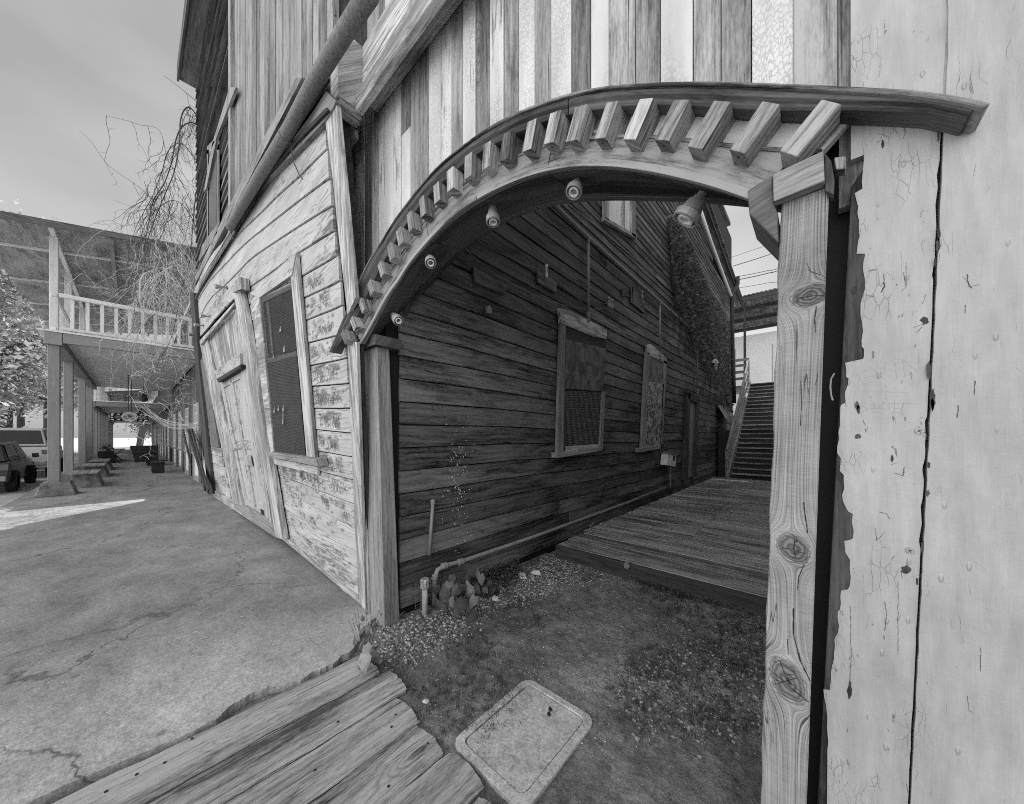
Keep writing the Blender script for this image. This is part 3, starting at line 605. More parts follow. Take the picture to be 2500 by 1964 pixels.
mb = MB(); fslab(mb, [(528, 926), (587, 890), (587, 899), (532, 934)], 0.06, 0.09, (1, 0, 0)); mb.build('lintel_moulding', 'darkwood', Do, .005)
mb = MB(); fslab(mb, [(536, 932), (588, 899), (648, 1262), (634, 1246), (598, 1234)], 0.033, 0.01, (-.2, 0, 1)); Dl = mb.build('door', 'facade', B)
mb = MB()
def lerp2(p, q, t): return (p[0]+(q[0]-p[0])*t, p[1]+(q[1]-p[1])*t)
TL, TR, BL, BR = (536, 932), (588, 899), (600, 1238), (648, 1264)
def dq(a, b, c, d):  # a,b across; c,d down
    f = lambda s, t: lerp2(lerp2(TL, TR, s), lerp2(BL, BR, s), t); return [f(a, c), f(b, c), f(b, d), f(a, d)]
for a, b in ((0.0, .10), (.40, .52), (.88, 1.0)): fslab(mb, dq(a, b, 0, 1), 0.044, 0.022, (-.2, 0, 1))
for c, d in ((0, .06), (.48, .54), (.93, 1)):
    for a, b in ((.10, .40), (.52, .88)): fslab(mb, dq(a, b, c, d), 0.044, 0.021, (1, 0, 0))
mb.build('stile', 'facade', Dl, .003)
mb = MB(); fslab(mb, dq(.42, .74, .585, .66), 0.066, 0.012); mb.build('lock_plate', 'trim', Dl, .002)
mb = MB(); fslab(mb, dq(.8, .99, .955, .995), 0.068, 0.004); mb.build('broken_corner', 'black', Dl)
mb = MB(); fslab(mb, [(571, 1232), (598, 1236), (650, 1268), (672, 1296), (672, 1312), (571, 1240)], 0.03, 0.08, (1, 0, 0)); mb.build('threshold', 'post', Dl, .005)
mb = MB()
for k in range(30):
    s, t = random.uniform(.1, .9), random.uniform(.05, .95); p = PF(*lerp2(lerp2(TL, TR, s), lerp2(BL, BR, s), t)); scrawl(mb, random.choice(words), p.x, p.z, random.uniform(.03, .09), FS, .006, .0675, .15, .6, .1)
p = PF(543, 985); scrawl(mb, 'CHERY', p.x, p.z, .22, FS, .012, .0675, .1, .5, -1.2)
tag(mb.build('scribbles', 'ink', Dl), kind='stuff')
# ---- big front window
mb = MB(); fslab(mb, [(612, 718), (720, 640), (768, 1125), (662, 1105)], 0.02, 0.012, (0, 0, 1)); W = mb.build('window', 'trim', B)
for nm, q, o, t_, m_ in [('frame', [(610, 716), (632, 728), (668, 1102), (658, 1108)], .03, .05, 'trim'), ('frame', [(705, 628), (722, 618), (770, 1130), (749, 1122)], .03, .035, 'trim'),
   ('frame', [(610, 716), (722, 617), (712, 672), (630, 729)], .03, .045, 'facade'), ('sill', [(657, 1104), (772, 1122), (777, 1140), (657, 1117)], .03, .10, 'post'), ('apron', [(660, 1118), (774, 1140), (775, 1160), (662, 1132)], .03, .03, 'facade')]:
    mb = MB(); fslab(mb, q, o, t_, V(PF(*q[-2])-PF(*q[1])) if nm == 'frame' and q[0] != (610, 716) else (1, 0, 0)); mb.build(nm, m_, W, .004)
mb = MB(); fslab(mb, [(632, 729), (709, 688), (745, 1118), (667, 1101)], 0.033, 0.006); mb.build('glass', 'glassdark', W)
for q in ([(632, 729), (709, 690), (711, 706), (634, 742)], [(632, 735), (640, 730), (655, 880), (646, 884)], [(642, 878), (722, 858), (723, 870), (644, 890)], [(650, 740), (655, 738), (668, 870), (664, 872)]):
    mb = MB(); fslab(mb, q, 0.04, 0.012, (1, 0, 0)); mb.build('sash', 'post', W, .002)
mb = MB(); fslab(mb, [(643, 888), (723, 868), (746, 1118), (667, 1101)], .042, .006, (1, 0, 0)); mb.build('lower_panel', 'mesh', W)
mb = MB(); T1, T2, B1, B2 = (634, 731), (711, 694), (667, 1101), (746, 1118)
N_ = 112
for k in range(N_):
    t = (k+.5)/N_; a, b = lerp2(T1, B1, t), lerp2(T2, B2, t); lo = t > .42
    mb.beam(PF(*a, .062), PF(*b, .062), .0030 if not lo else .0050, .003, FPn)
for k in range(46):
    t = (k+.5)/46; a, b = lerp2(T1, T2, t), lerp2(B1, B2, t); mb.beam(PF(*a, .064), PF(*b, .064), .0022, .002, FPn)
mb.build('wire_screen', 'mesh', W)
# far narrow window
mb = MB(); fslab(mb, [(489, 880), (500, 870), (534, 1092), (517, 1094)], 0.028, 0.03); W2 = mb.build('narrow_window', 'ply', B)
mb = MB(); fslab(mb, [(514, 1092), (541, 1096), (542, 1103), (515, 1100)], 0.03, 0.07, (1, 0, 0)); mb.build('sill', 'post', W2, .003)
# alley wall
AL = {'x': -2.8}
def AS(v, z, off=0): return V((-2.8+off, v, z))
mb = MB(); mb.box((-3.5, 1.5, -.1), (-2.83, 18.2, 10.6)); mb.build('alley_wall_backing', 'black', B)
EL = lambda v: 8.7-0.165*(v-11.76)
def sag(v, z): return z + 0.018*math.sin(v*.55+z*.3)+.006*math.sin(v*2.1+z)
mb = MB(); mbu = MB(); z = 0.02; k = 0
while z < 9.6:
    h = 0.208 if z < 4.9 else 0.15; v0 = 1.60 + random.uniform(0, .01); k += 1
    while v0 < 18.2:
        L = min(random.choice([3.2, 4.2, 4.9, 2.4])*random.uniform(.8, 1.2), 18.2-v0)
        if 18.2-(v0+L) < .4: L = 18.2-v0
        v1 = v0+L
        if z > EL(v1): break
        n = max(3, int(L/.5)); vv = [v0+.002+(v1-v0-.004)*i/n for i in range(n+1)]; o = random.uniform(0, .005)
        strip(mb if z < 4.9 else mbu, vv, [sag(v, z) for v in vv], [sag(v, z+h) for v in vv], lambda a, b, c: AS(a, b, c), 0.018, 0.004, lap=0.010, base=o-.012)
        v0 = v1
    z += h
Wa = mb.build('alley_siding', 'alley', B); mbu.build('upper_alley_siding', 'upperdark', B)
mb = MB()
p = PU(1025, 945, -2.8); scrawl(mb, 'DYLAN', p.y, p.z, .09, AS, .006, .0235, .05, .8, .12)
p = PU(1046, 950, -2.8); scrawl(mb, 'JDN', p.y, p.z, .04, AS, .004, .0235, .05, .8, .1)
for k in range(26): scrawl(mb, random.choice(words), random.uniform(1.8, 4.2), random.uniform(1.3, 2.2), random.uniform(.02, .06), AS, .003, .0235, .15, .7, random.uniform(-.1, .2))
tag(mb.build('scribbles', 'ink', B), kind='stuff')
mb = MB()
v_ = 1.95
while v_ < 12:
    for k in range(23):
        for e in (.03, .17):
            if random.random() < .75: lathe(mb, AS(v_+random.uniform(-.02, .02), .02+.208*k+e, .020), (1, 0, 0), [(0, .0045), (.003, .004)], 6)
    v_ += .62
tag(mb.build('nail_heads', 'black', B), kind='stuff')
mb = MB()   # spatter of white paint
for k in range(230):
    x = 1115+random.gauss(0, 17)+random.uniform(-6, 6); y = random.gauss(1190, 65); p = PU(x, y, -2.8); r_ = random.uniform(.0015, .0055)*random.choice([.6, 1, 1.3])
    mb.add([AS(p.y+r_*math.cos(a+.3), p.z+r_*random.uniform(.8, 1.5)*math.sin(a+.3), .0245) for a in (0, 1.05, 2.1, 3.14, 4.2, 5.2)], [(0, 1, 2, 3, 4, 5)])
tag(mb.build('paint_spatter', 'white', B), kind='stuff')
def aslab(mb, px, off, th, axis=(0, 0, 1), rnd=None): slab(mb, px, lambda x, y: PU(x, y, -2.8+off+th), (-1, 0, 0), 0, th, axis, rnd)
mb = MB(); aslab(mb, [(1372, 790), (1478, 810), (1472, 1095), (1366, 1105)], 0.015, 0.03); W = mb.build('shuttered_window', 'darkwood', B)
for nm, q, o, t_, m_, ax in [('head_board', [(1367, 752), (1395, 760), (1482, 805), (1481, 828), (1450, 822), (1370, 790)], .04, .05, 'trim', (0, 1, 0)), ('frame', [(1370, 785), (1382, 790), (1376, 1102), (1361, 1110)], .03, .05, 'post', (0, 0, 1)),
    ('frame', [(1472, 955), (1478, 958), (1472, 1098), (1464, 1100)], .03, .05, 'post', (0, 0, 1)), ('sill', [(1360, 1106), (1470, 1092), (1470, 1101), (1361, 1119)], .02, .10, 'post', (0, 1, 0)),
    ('panel_top', [(1380, 798), (1478, 822), (1480, 855), (1380, 830)], .045, .02, 'darkwood', (0, 1, 0)), ('shutter_panel', [(1380, 828), (1480, 852), (1472, 956), (1378, 949)], .045, .035, 'panel_mottle', (0, 0, 1)), ('bottom_rail', [(1384, 1090), (1462, 1085), (1460, 1096), (1384, 1104)], .05, .03, 'trim', (0, 1, 0))]:
    mb = MB(); aslab(mb, q, o, t_, ax); mb.build(nm, m_, W, .003)
mb = MB()
for k in range(34):
    t = k/33; mb.beam(PU(*lerp2((1380, 955), (1378, 1095), t), -2.74), PU(*lerp2((1470, 958), (1464, 1090), t), -2.74), .003, .002, (1, 0, 0))
for k in range(30):
    t = k/29; mb.beam(PU(*lerp2((1380, 955), (1470, 958), t), -2.738), PU(*lerp2((1378, 1095), (1464, 1090), t), -2.738), .003, .002, (1, 0, 0))
mb.build('wire_screen', 'galv', W)
mb = MB(); aslab(mb, [(1580, 858), (1628, 880), (1618, 1095), (1570, 1098)], 0.015, 0.03); W = mb.build('shuttered_window', 'darkwood', B)
for nm, q, o, t_, m_, ax in [('head_board', [(1579, 842), (1590, 840), (1628, 875), (1628, 890), (1581, 865)], .04, .05, 'trim', (0, 1, 0)), ('frame', [(1579, 860), (1586, 862), (1576, 1090), (1567, 1098)], .03, .06, 'post', (0, 0, 1)),
    ('frame', [(1621, 880), (1628, 884), (1618, 1085), (1612, 1086)], .03, .06, 'post', (0, 0, 1)), ('sill', [(1564, 1095), (1613, 1086), (1613, 1096), (1565, 1105)], .02, .12, 'post', (0, 1, 0)),
    ('shutter_panel', [(1585, 868), (1622, 885), (1618, 940), (1582, 934)], .045, .035, 'panel_mottle', (0, 0, 1)), ('metal_panel', [(1582, 932), (1621, 938), (1613, 1086), (1576, 1092)], .05, .04, 'panel_peel', (0, 0, 1))]:
    mb = MB(); aslab(mb, q, o, t_, ax); mb.build(nm, m_, W, .003)
mb = MB(); aslab(mb, [(1684, 975), (1704, 985), (1694, 1165), (1674, 1168)], 0.02, 0.02, (0, 0, 1)); W = mb.build('alley_door', 'post', B)
for q, ax in (([(1681, 958), (1686, 960), (1680, 1170), (1672, 1173)], (0, 0, 1)), ([(1703, 980), (1708, 982), (1700, 1165), (1694, 1166)], (0, 0, 1)), ([(1680, 955), (1710, 972), (1709, 988), (1681, 974)], (0, 1, 0))):
    mb = MB(); aslab(mb, q, .02, .1, ax); mb.build('frame', 'darkwood', W, .004)
for x in (1686, 1690, 1695, 1699):
    mb = MB(); aslab(mb, [(x, 985), (x+3, 985), (x-7, 1165), (x-10, 1165)], .041, .012, (0, 0, 1)); mb.build('door_board', 'post', W, .002)
mb = MB(); aslab(mb, [(1484, 470), (1546, 470), (1546, 570), (1484, 535)], 0.015, 0.03); W = mb.build('upper_window', 'rail', B)
for q, ax in (([(1477, 470), (1487, 470), (1487, 540), (1477, 532)], (0, 0, 1)), ([(1543, 440), (1553, 440), (1553, 582), (1543, 574)], (0, 0, 1)), ([(1475, 528), (1555, 575), (1555, 584), (1475, 538)], (0, 1, 0)), ([(1522, 450), (1526, 450), (1526, 560), (1522, 558)], (0, 0, 1))):
    mb = MB(); aslab(mb, q, .03, .06, ax); mb.build('frame', 'trim', W, .004)
mb = MB()  # shadow-thin vertical board where the siding changes
aslab(mb, [(1633, 520), (1638, 520), (1652, 720), (1646, 716)], .02, .05); mb.build('cover_strip', 'darkwood', B, .003)
mb = MB()  # patch boards, hooks
for q in ([(1155, 650), (1162, 655), (1240, 700), (1232, 720), (1160, 690)], [(1312, 660), (1360, 690), (1358, 716), (1314, 690)], [(1543, 700), (1549, 704), (1575, 735), (1573, 765), (1545, 742)], [(1519, 704), (1535, 700), (1535, 722), (1520, 724)], [(1540, 700), (1546, 700), (1546, 742), (1540, 740)]):
    mb = MB(); aslab(mb, q, .022, .03, (0, 1, 0)); mb.build('patch_board', 'alley', B, .003)
# roof edge over the alley
mb = MB(); N_ = 220
vv = [1.2+k*(18.6-1.2)/N_ for k in range(N_+1)]; vs = []
for k, v in enumerate(vv):
    o = 0.02 if k % 2 else 0; vs += [(-2.38, v, EL(v)+.02+o), (-3.5, v, EL(v)+.45+o), (-3.5, v, EL(v)+.43+o), (-2.38, v, EL(v)+o)]
mb.add(vs, [(4*k+a, 4*k+(a+1) % 4, 4*k+4+(a+1) % 4, 4*k+4+a) for k in range(N_) for a in range(4)]); mb.build('corrugated_eave', 'corr', B)
mb = MB(); mb.beam((-2.46, 1.2, EL(1.2)-.1), (-2.46, 18.5, EL(18.5)-.1), .04, .16, (0, 0, 1)); mb.build('fascia_board', 'darkwood', B)
mb = MB(); mb.beam((-2.63, 1.2, EL(1.2)-.02), (-2.63, 18.5, EL(18.5)-.02), .34, .03, (0, 0, 1)); mb.build('soffit', 'trim', B)
# gutter on the front
g_ = thing('rusty_gutter', 'rusty round rain gutter running along the leaning front wall', 'gutter', tuple(PV(705, 325, .98)))
mb = MB(); path = [PV(x, y, .98) for x, y in [(905, -20), (835, 90), (764, 208), (706, 316), (642, 417), (602, 485), (575, 532), (562, 556)]]
mb.tube(path, .056, 20); mb.build('pipe', 'rust', g_, smooth=True)
for (x, y) in ((697, 331), (590, 506)):
    mb = MB(); c = PV(x, y, .98); d = (path[3]-path[4]).normalized(); lathe(mb, c-d*.012, d, [(0, .060), (.024, .060)], 20); mb.build('joint', 'rust', g_)
mb = MB(); mb.tube([PF(x, y, .09) for x, y in [(714, 340), (712, 370), (716, 395), (730, 425), (739, 438)]], .006, 6); tag(mb.build('loose_cable', 'wire'), 'short black cable dangling from the gutter onto the pale siding', 'cable', 'dangling cables')
mb = MB(); mb.tube([PF(x, y, .09) for x, y in [(566, 555), (565, 570), (570, 585)]], .007, 6); tag(mb.build('loose_cable', 'wire'), 'stub of black cable hanging from the far end of the gutter', 'cable', 'dangling cables')
# padlocks on the wire screen
for (x, y, sc, lab) in [(685, 803, 1, 'padlock hooked on the screen, highest of the lovers locks'), (694, 851, 1.15, 'padlock hooked low in the upper half of the screen'), (668, 872, .6, 'small tag on the screen near the middle rail'), (670, 1001, 1.1, 'leftmost padlock of the cluster on the lower screen'), (680, 997, 1.0, 'middle padlock of the cluster on the lower screen'), (692, 996, 1.1, 'rightmost padlock of the cluster on the lower screen'), (691, 1025, 1.5, 'long open shackle padlock under the cluster on the lower screen')]:
    p = PF(x, y, .075); t_ = thing('padlock', lab, 'padlock', tuple(p), 'padlocks on the wire screen')
    mb = MB(); s_ = .022*sc; k_ = 1.0 if y != 1025 else .6; a = p+V((0, 0, -s_)); mb.beam(a-V((s_*k_, 0, 0)), a+V((s_*k_, 0, 0)), .014, s_*1.7, (0, 0, 1)); mb.build('body', 'galv', t_, .003)
    mb = MB(); hh = 1.1 if y != 1025 else 3; mb.tube([p+V((-s_*.6*k_, 0, -s_*.3)), p+V((-s_*.6*k_, 0, s_*hh*.7)), p+V((0, 0, s_*hh*1.15)), p+V((s_*.6*k_, 0, s_*hh*.7)), p+V((s_*.6*k_, 0, -s_*.3))], .003, 6); mb.build('shackle', 'galv', t_)
# lamp sockets
def socket(base, mouth, rad, lab, grp='lamp sockets under the arch'):
    base, mouth = V(base), V(mouth); rad *= 1.22; d = (mouth-base); L = d.length; d.normalize(); t_ = thing('lamp_socket', lab, 'lamp socket', tuple(base), grp)
    mb = MB(); lathe(mb, base-d*.03, d, [(0, rad*.30), (.03+L*.45, rad*.30)], 12); mb.build('stem', 'socket', t_, smooth=False)
    mb = MB(); lathe(mb, base+d*L*.30, d, [(0, rad*.42), (L*.10, rad*.46), (L*.12, rad*.62), (L*.40, rad*.80), (L*.44, rad*1.0), (L*.62, rad*1.0), (L*.64, rad*.86), (L*.58, rad*.80), (L*.50, rad*.78)], 20); mb.build('housing', 'socket', t_)
    mb = MB(); lathe(mb, base+d*L*.74, d, [(0, rad*.62), (L*.2, rad*.60), (L*.2, rad*.42), (L*.05, rad*.40)], 16); mb.build('collar', 'rail', t_)
    mb = MB(); lathe(mb, base+d*L*.76, d, [(0, rad*.40), (.002, rad*.38)], 14); mb.build('bore', 'black', t_)
    mb = MB(); lathe(mb, base-d*.002, d, [(0, rad*.75), (.002, rad*.7)], 14); mb.build('hole', 'black', t_)
def vfix(x, y, v): return PV(x, y, v)
for b_, m2, vb, vm, rad, lab in [((1203, 486), (1204, 548), 1.53, 1.50, .036, 'lamp socket pointing straight down from the arch, third from its left foot'), ((1049, 620), (1052, 645), 1.53, 1.42, .033, 'lamp socket facing the street under the arch, second from its left foot'),
     ((951, 759), (975, 786), 1.53, 1.42, .033, 'lowest lamp socket, nearest the left foot of the arch'), ((1416, 430), (1399, 474), 1.53, 1.47, .034, 'lamp socket near the crown of the arch'), ((1725, 456), (1668, 545), 1.56, 1.545, .046, 'largest lamp socket, nearest the right post of the arch')]:
    socket(vfix(*b_, vb), vfix(*m2, vm), rad, lab)
for i, (x, y) in enumerate([(553, 703), (513, 773), (496, 795), (481, 818)]):
    p = PF(x, y, .03); socket(p, p+V((.02, -.17, -.03)), .034, ['lamp socket sticking out of the front wall beside the block above the door', 'second lamp socket out along the boards above the door', 'third lamp socket out along the boards above the door', 'farthest lamp socket at the end of the boards above the door'][i], 'lamp sockets above the door')

# ================================================================ the arch
CX, CZ = -1.64, 0.87
A = thing('wooden_archway', 'weathered wooden archway with block brackets spanning the alley mouth', 'archway', (-1.6, 1.4, 0))
def arc(r, th, v): return V((CX+r*math.sin(th), v+dv(math.degrees(th)), CZ+r*math.cos(th)))
def dv(deg): return -0.0075*max(0, -22-deg)
def table(px, v):
    out = []
    for x, y in px:
        d = 0
        for k in range(6):
            p = PV(x, y, v+dv(d)); d = math.degrees(math.atan2(p.x-CX, p.z-CZ))
        out.append((d, math.hypot(p.x-CX, p.z-CZ)))
    out.sort(); return out
VM = 1.335
TO = table([(807, 860), (838, 786), (877, 688), (926, 597), (967, 536), (1004, 487), (1061, 417), (1119, 368), (1193, 315), (1262, 278), (1350, 245), (1469, 216), (1599, 209), (1800, 208), (1964, 216), (2128, 223), (2292, 233), (2382, 239)], VM)
TD = table([(1853, 257), (1743, 247), (1637, 242), (1546, 244), (1462, 253), (1388, 267), (1311, 288), (1252, 317), (1193, 345), (1141, 376), (1098, 413), (1055, 454), (1016, 497), (984, 540), (957, 583), (930, 626), (908, 669), (891, 710), (871, 749), (852, 790)], 1.325)+[(42.8, 2.352), (45, 2.366), (47, 2.392), (51, 2.435), (54, 2.46)]
TI = table([(893, 831), (934, 745), (975, 679), (1037, 602), (1098, 536), (1160, 491), (1262, 442), (1350, 413), (1497, 407), (1581, 418), (1679, 442), (1823, 481)], 1.40)
TB = [(-50, 2.17), (-32, 2.20), (-20, 2.235), (-2, 2.228), (3, 2.232), (23.5, 2.17), (33, 2.183), (40, 2.227), (46, 2.27)]
def sm(T, d, w=5): return sum(interp(T, d+k*w/2) for k in (-2, -1, 0, 1, 2))/5
def ro(th): return sm(TO, math.degrees(th), 3)
def rd(th): return min(sm(TD, math.degrees(th), 3), ro(th)-.022)
def rin(th): return sm(TI, math.degrees(th))
def rb(th): return max(sm(TB, math.degrees(th)), rin(th)-.02)
def ring(name, mat, th0, th1, prof, n=64, bevel=0, seg=1):
    """prof: function th -> list of (r, v) closed section"""
    mb = MB(); per = n//seg
    for s_ in range(seg):
        vs = []; uvs = []; rr = random.random(); ou = random.random()*20; k0 = None
        for i in range(per+1):
            th = R(th0+(th1-th0)*(s_*per+i)/(per*seg)); P = prof(th)
            if seg > 1: th += (0.0012 if i == 0 else (-0.0012 if i == per else 0))
            k0 = len(P); acc = 0
            for j, (r, v) in enumerate(P):
                if j: acc += math.hypot(r-P[j-1][0], v-P[j-1][1])
                vs.append(arc(r, th, v)); uvs.append((th*2.2+ou, acc+ou))
        fs = [(i*k0+j, i*k0+(j+1) % k0, (i+1)*k0+(j+1) % k0, (i+1)*k0+j) for i in range(per) for j in range(k0)]
        fs += [tuple(range(k0))[::-1], tuple(per*k0+j for j in range(k0))]
        mb.add(vs, fs, rnd=rr, uvs=uvs)
    return mb.build(name, mat, A, bevel)
A_END = TO[0][0]; A_IN = table([(884, 846)], 1.40)[0][0]; B0 = table([(845, 832)], 1.325)[0][0]; B1 = 45.2
ring('fascia', 'arch', A_IN, 44.5, lambda t: [(rin(t), 1.40), (rd(t)-.085, 1.40), (rd(t)-.085, 1.43), (rin(t), 1.43)], 72, .003, 3)
ring('inner_lip', 'arch', A_IN, 44.5, lambda t: [(rin(t)-.006, 1.388), (rin(t)+.022, 1.388), (rin(t)+.022, 1.404), (rin(t)-.006, 1.404)], 72, .002, 2)
ring('frieze', 'frieze', A_IN-2, 46, lambda t: [(rd(t)-.10, 1.415), (rd(t)+.01, 1.415), (rd(t)+.01, 1.445), (rd(t)-.10, 1.445)], 72, 0, 9)
ring('frieze_bead', 'arch', A_IN-2, 46, lambda t: [(rd(t)-.089, 1.396), (rd(t)-.077, 1.396), (rd(t)-.077, 1.418), (rd(t)-.089, 1.418)], 72)
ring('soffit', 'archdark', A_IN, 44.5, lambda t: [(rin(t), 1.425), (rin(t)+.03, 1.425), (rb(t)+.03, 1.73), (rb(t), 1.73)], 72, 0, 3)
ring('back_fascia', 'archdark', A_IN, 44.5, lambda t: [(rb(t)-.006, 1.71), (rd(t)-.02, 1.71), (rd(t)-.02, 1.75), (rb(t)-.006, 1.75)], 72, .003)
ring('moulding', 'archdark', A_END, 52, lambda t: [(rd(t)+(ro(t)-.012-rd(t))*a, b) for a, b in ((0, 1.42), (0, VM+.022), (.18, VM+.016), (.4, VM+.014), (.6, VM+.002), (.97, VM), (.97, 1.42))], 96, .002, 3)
ring('moulding_cap', 'arch', A_END-.2, 52.4, lambda t: [(ro(t)-.012+a, b) for a, b in ((0, 1.43), (0, VM-.010), (.006, VM-.014), (.012, VM-.010), (.012, 1.43))], 96, .002, 2)
for k in range(23):
    th = R(B0+k*(B1-B0)/22); mb = MB(); w2 = .031+random.uniform(-.003, .003); th += random.uniform(-.005, .005); r0, r1 = rd(th)-.135+random.uniform(-.008, .008), rd(th)-.001; f = 1.325+dv(math.degrees(th))+random.uniform(-.008, .008)
    er = V((math.sin(th), 0, math.cos(th))); et = V((math.cos(th), 0, -math.sin(th))); C0 = V((CX, 0, CZ))
    pts = []
    for r in (r0, r1):
        for a, v in ((-w2, f), (w2, f), (w2, f+.092), (-w2, f+.092)): pts.append(C0+er*r+et*a+V((0, v, 0)))
    mb.hexa(pts, er); mb.build('bracket', 'dentil', A, .003)
    mb = MB(); c = C0+er*(r0-.001)+V((0, f+.03, 0)); lathe(mb, c, -er, [(0, .004), (.002, .003)], 8); 
    if k % 2: mb.build('nail', 'black', A)
# left post, its cap
mb = MB(); mb.hexa([(-2.97, 1.43, -.1), (-2.72, 1.43, -.1), (-2.72, 1.57, -.1), (-2.97, 1.57, -.1), (-3.06, 1.385, 2.38), (-2.78, 1.385, 2.38), (-2.78, 1.50, 2.38), (-3.06, 1.50, 2.38)], (-.03, 0, 1))
mb.build('left_post', 'post', A, .006)
mb = MB(); mb.hexa([(-3.01, 1.42, -.1), (-2.972, 1.42, -.1), (-2.972, 1.55, -.1), (-3.01, 1.55, -.1), (-3.10, 1.37, 2.38), (-3.062, 1.37, 2.38), (-3.062, 1.48, 2.38), (-3.10, 1.48, 2.38)], (-.04, 0, 1)); mb.build('post_edge_board', 'trim', A, .004)
mb = MB(); mb.box((-3.13, 1.34, 2.355), (-2.72, 1.58, 2.445), (1, 0, 0)); mb.build('post_cap', 'archdark', A, .006)
for k in range(5): mb = MB(); lathe(mb, (-3.07+k*.08, 1.34, 2.40+random.uniform(-.02, .02)), (0, -1, 0), [(0, .004), (.003, .003)], 8); mb.build('nail', 'black', A)
# right post
p0 = lambda z: (-.10+(z-1.6)*.027); p1 = lambda z: (.012+(z-1.6)*.027)
mb = MB(); vs = []; uvs = []; n = 60
for i in range(n+1):
    z = -.1+2.43*i/n; e = .0018*math.sin(z*17)+.0012*math.sin(z*41)
    for (x, v) in ((p0(z)+.003+e, 1.362), (p1(z)-.004, 1.362), (p1(z), 1.367), (p1(z), 1.50), (p0(z)+e, 1.50), (p0(z)+e, 1.366)): vs.append((x, v, z)); uvs.append((z, x))
fs = [(i*6+j, i*6+(j+1) % 6, (i+1)*6+(j+1) % 6, (i+1)*6+j) for i in range(n) for j in range(6)]+[(5, 4, 3, 2, 1, 0), tuple(n*6+j for j in range(6))]
mb.add(vs, fs, uvs=uvs); mb.build('right_post', 'postknot', A)
for pts, w_ in [([(1962, 1227), (1966, 1260), (1972, 1302)], .0014), ([(1963, 1378), (1950, 1410), (1947, 1442)], .0013), ([(1937, 1486), (1937, 1550), (1954, 1615), (1978, 1663)], .0018), ([(1910, 1338), (1938, 1342), (1962, 1352)], .001), ([(1940, 1320), (1938, 1342), (1944, 1364)], .0012),
    ([(1970, 643), (1978, 663), (2003, 671)], .0008), ([(1952, 727), (1985, 722), (2014, 722)], .0009), ([(1993, 748), (1989, 780), (1991, 812)], .0013), ([(1903, 1612), (1922, 1662), (1958, 1692)], .001), ([(1892, 1672), (1922, 1662), (1948, 1655)], .0009), ([(1955, 930), (1957, 985), (1954, 1040)], .0009), ([(1922, 1560), (1925, 1600)], .001)]:
    mb = MB(); prev = None
    for a, b in zip(pts, pts[1:]):
        for k in range(6):
            P, Q = PV(a[0]+(b[0]-a[0])*k/6+random.uniform(-1, 1), a[1]+(b[1]-a[1])*k/6, 1.3607), PV(a[0]+(b[0]-a[0])*(k+1)/6, a[1]+(b[1]-a[1])*(k+1)/6, 1.3607)
            if prev is not None: P = prev
            d = Q-P; L = math.hypot(d.x, d.z) or 1; nn = V((-d.z/L, 0, d.x/L))*w_*random.uniform(.5, 1.2); mb.add([P-nn, Q-nn*.9, Q+nn*.9, P+nn], [(0, 1, 2, 3)]); prev = Q
    mb.build('split', 'black', A)
def vslab(mb, px, v, th, axis=(0, 0, 1), rnd=None): slab(mb, px, lambda x, y: PV(x, y, v), (0, 1, 0), 0, th, axis, rnd)
mb = MB(); vslab(mb, [(1887, 425), (2011, 367), (2014, 442), (1888, 493)], 1.325, .035, (1, 0, 0.1)); mb.build('right_cap', 'post', A, .004)
mb = MB(); vslab(mb, [(1886, 426), (1889, 496), (1899, 520), (1900, 592), (1829, 522), (1824, 465)], 1.345, .20, (1, 0, .3)); mb.build('cap_return_block', 'archdark', A, .005)
mb = MB(); vslab(mb, [(2014, 372), (2024, 395), (2030, 460), (2027, 1000), (2026, 1200), (2002, 1200), (2014, 500)], 1.385, .03, (0, 0, 1)); 
mb = MB(); vslab(mb, [(2013, 370), (2030, 392), (2038, 440), (2036, 476), (2014, 466)], 1.345, .04, (0, 0, 1)); mb.build('splintered_block', 'archdark', A, .004)
mb = MB(); vslab(mb, [(2036, 384), (2066, 380), (2066, 412), (2040, 414)], 1.37, .04); mb.build('splintered_block', 'dentil', A, .004)
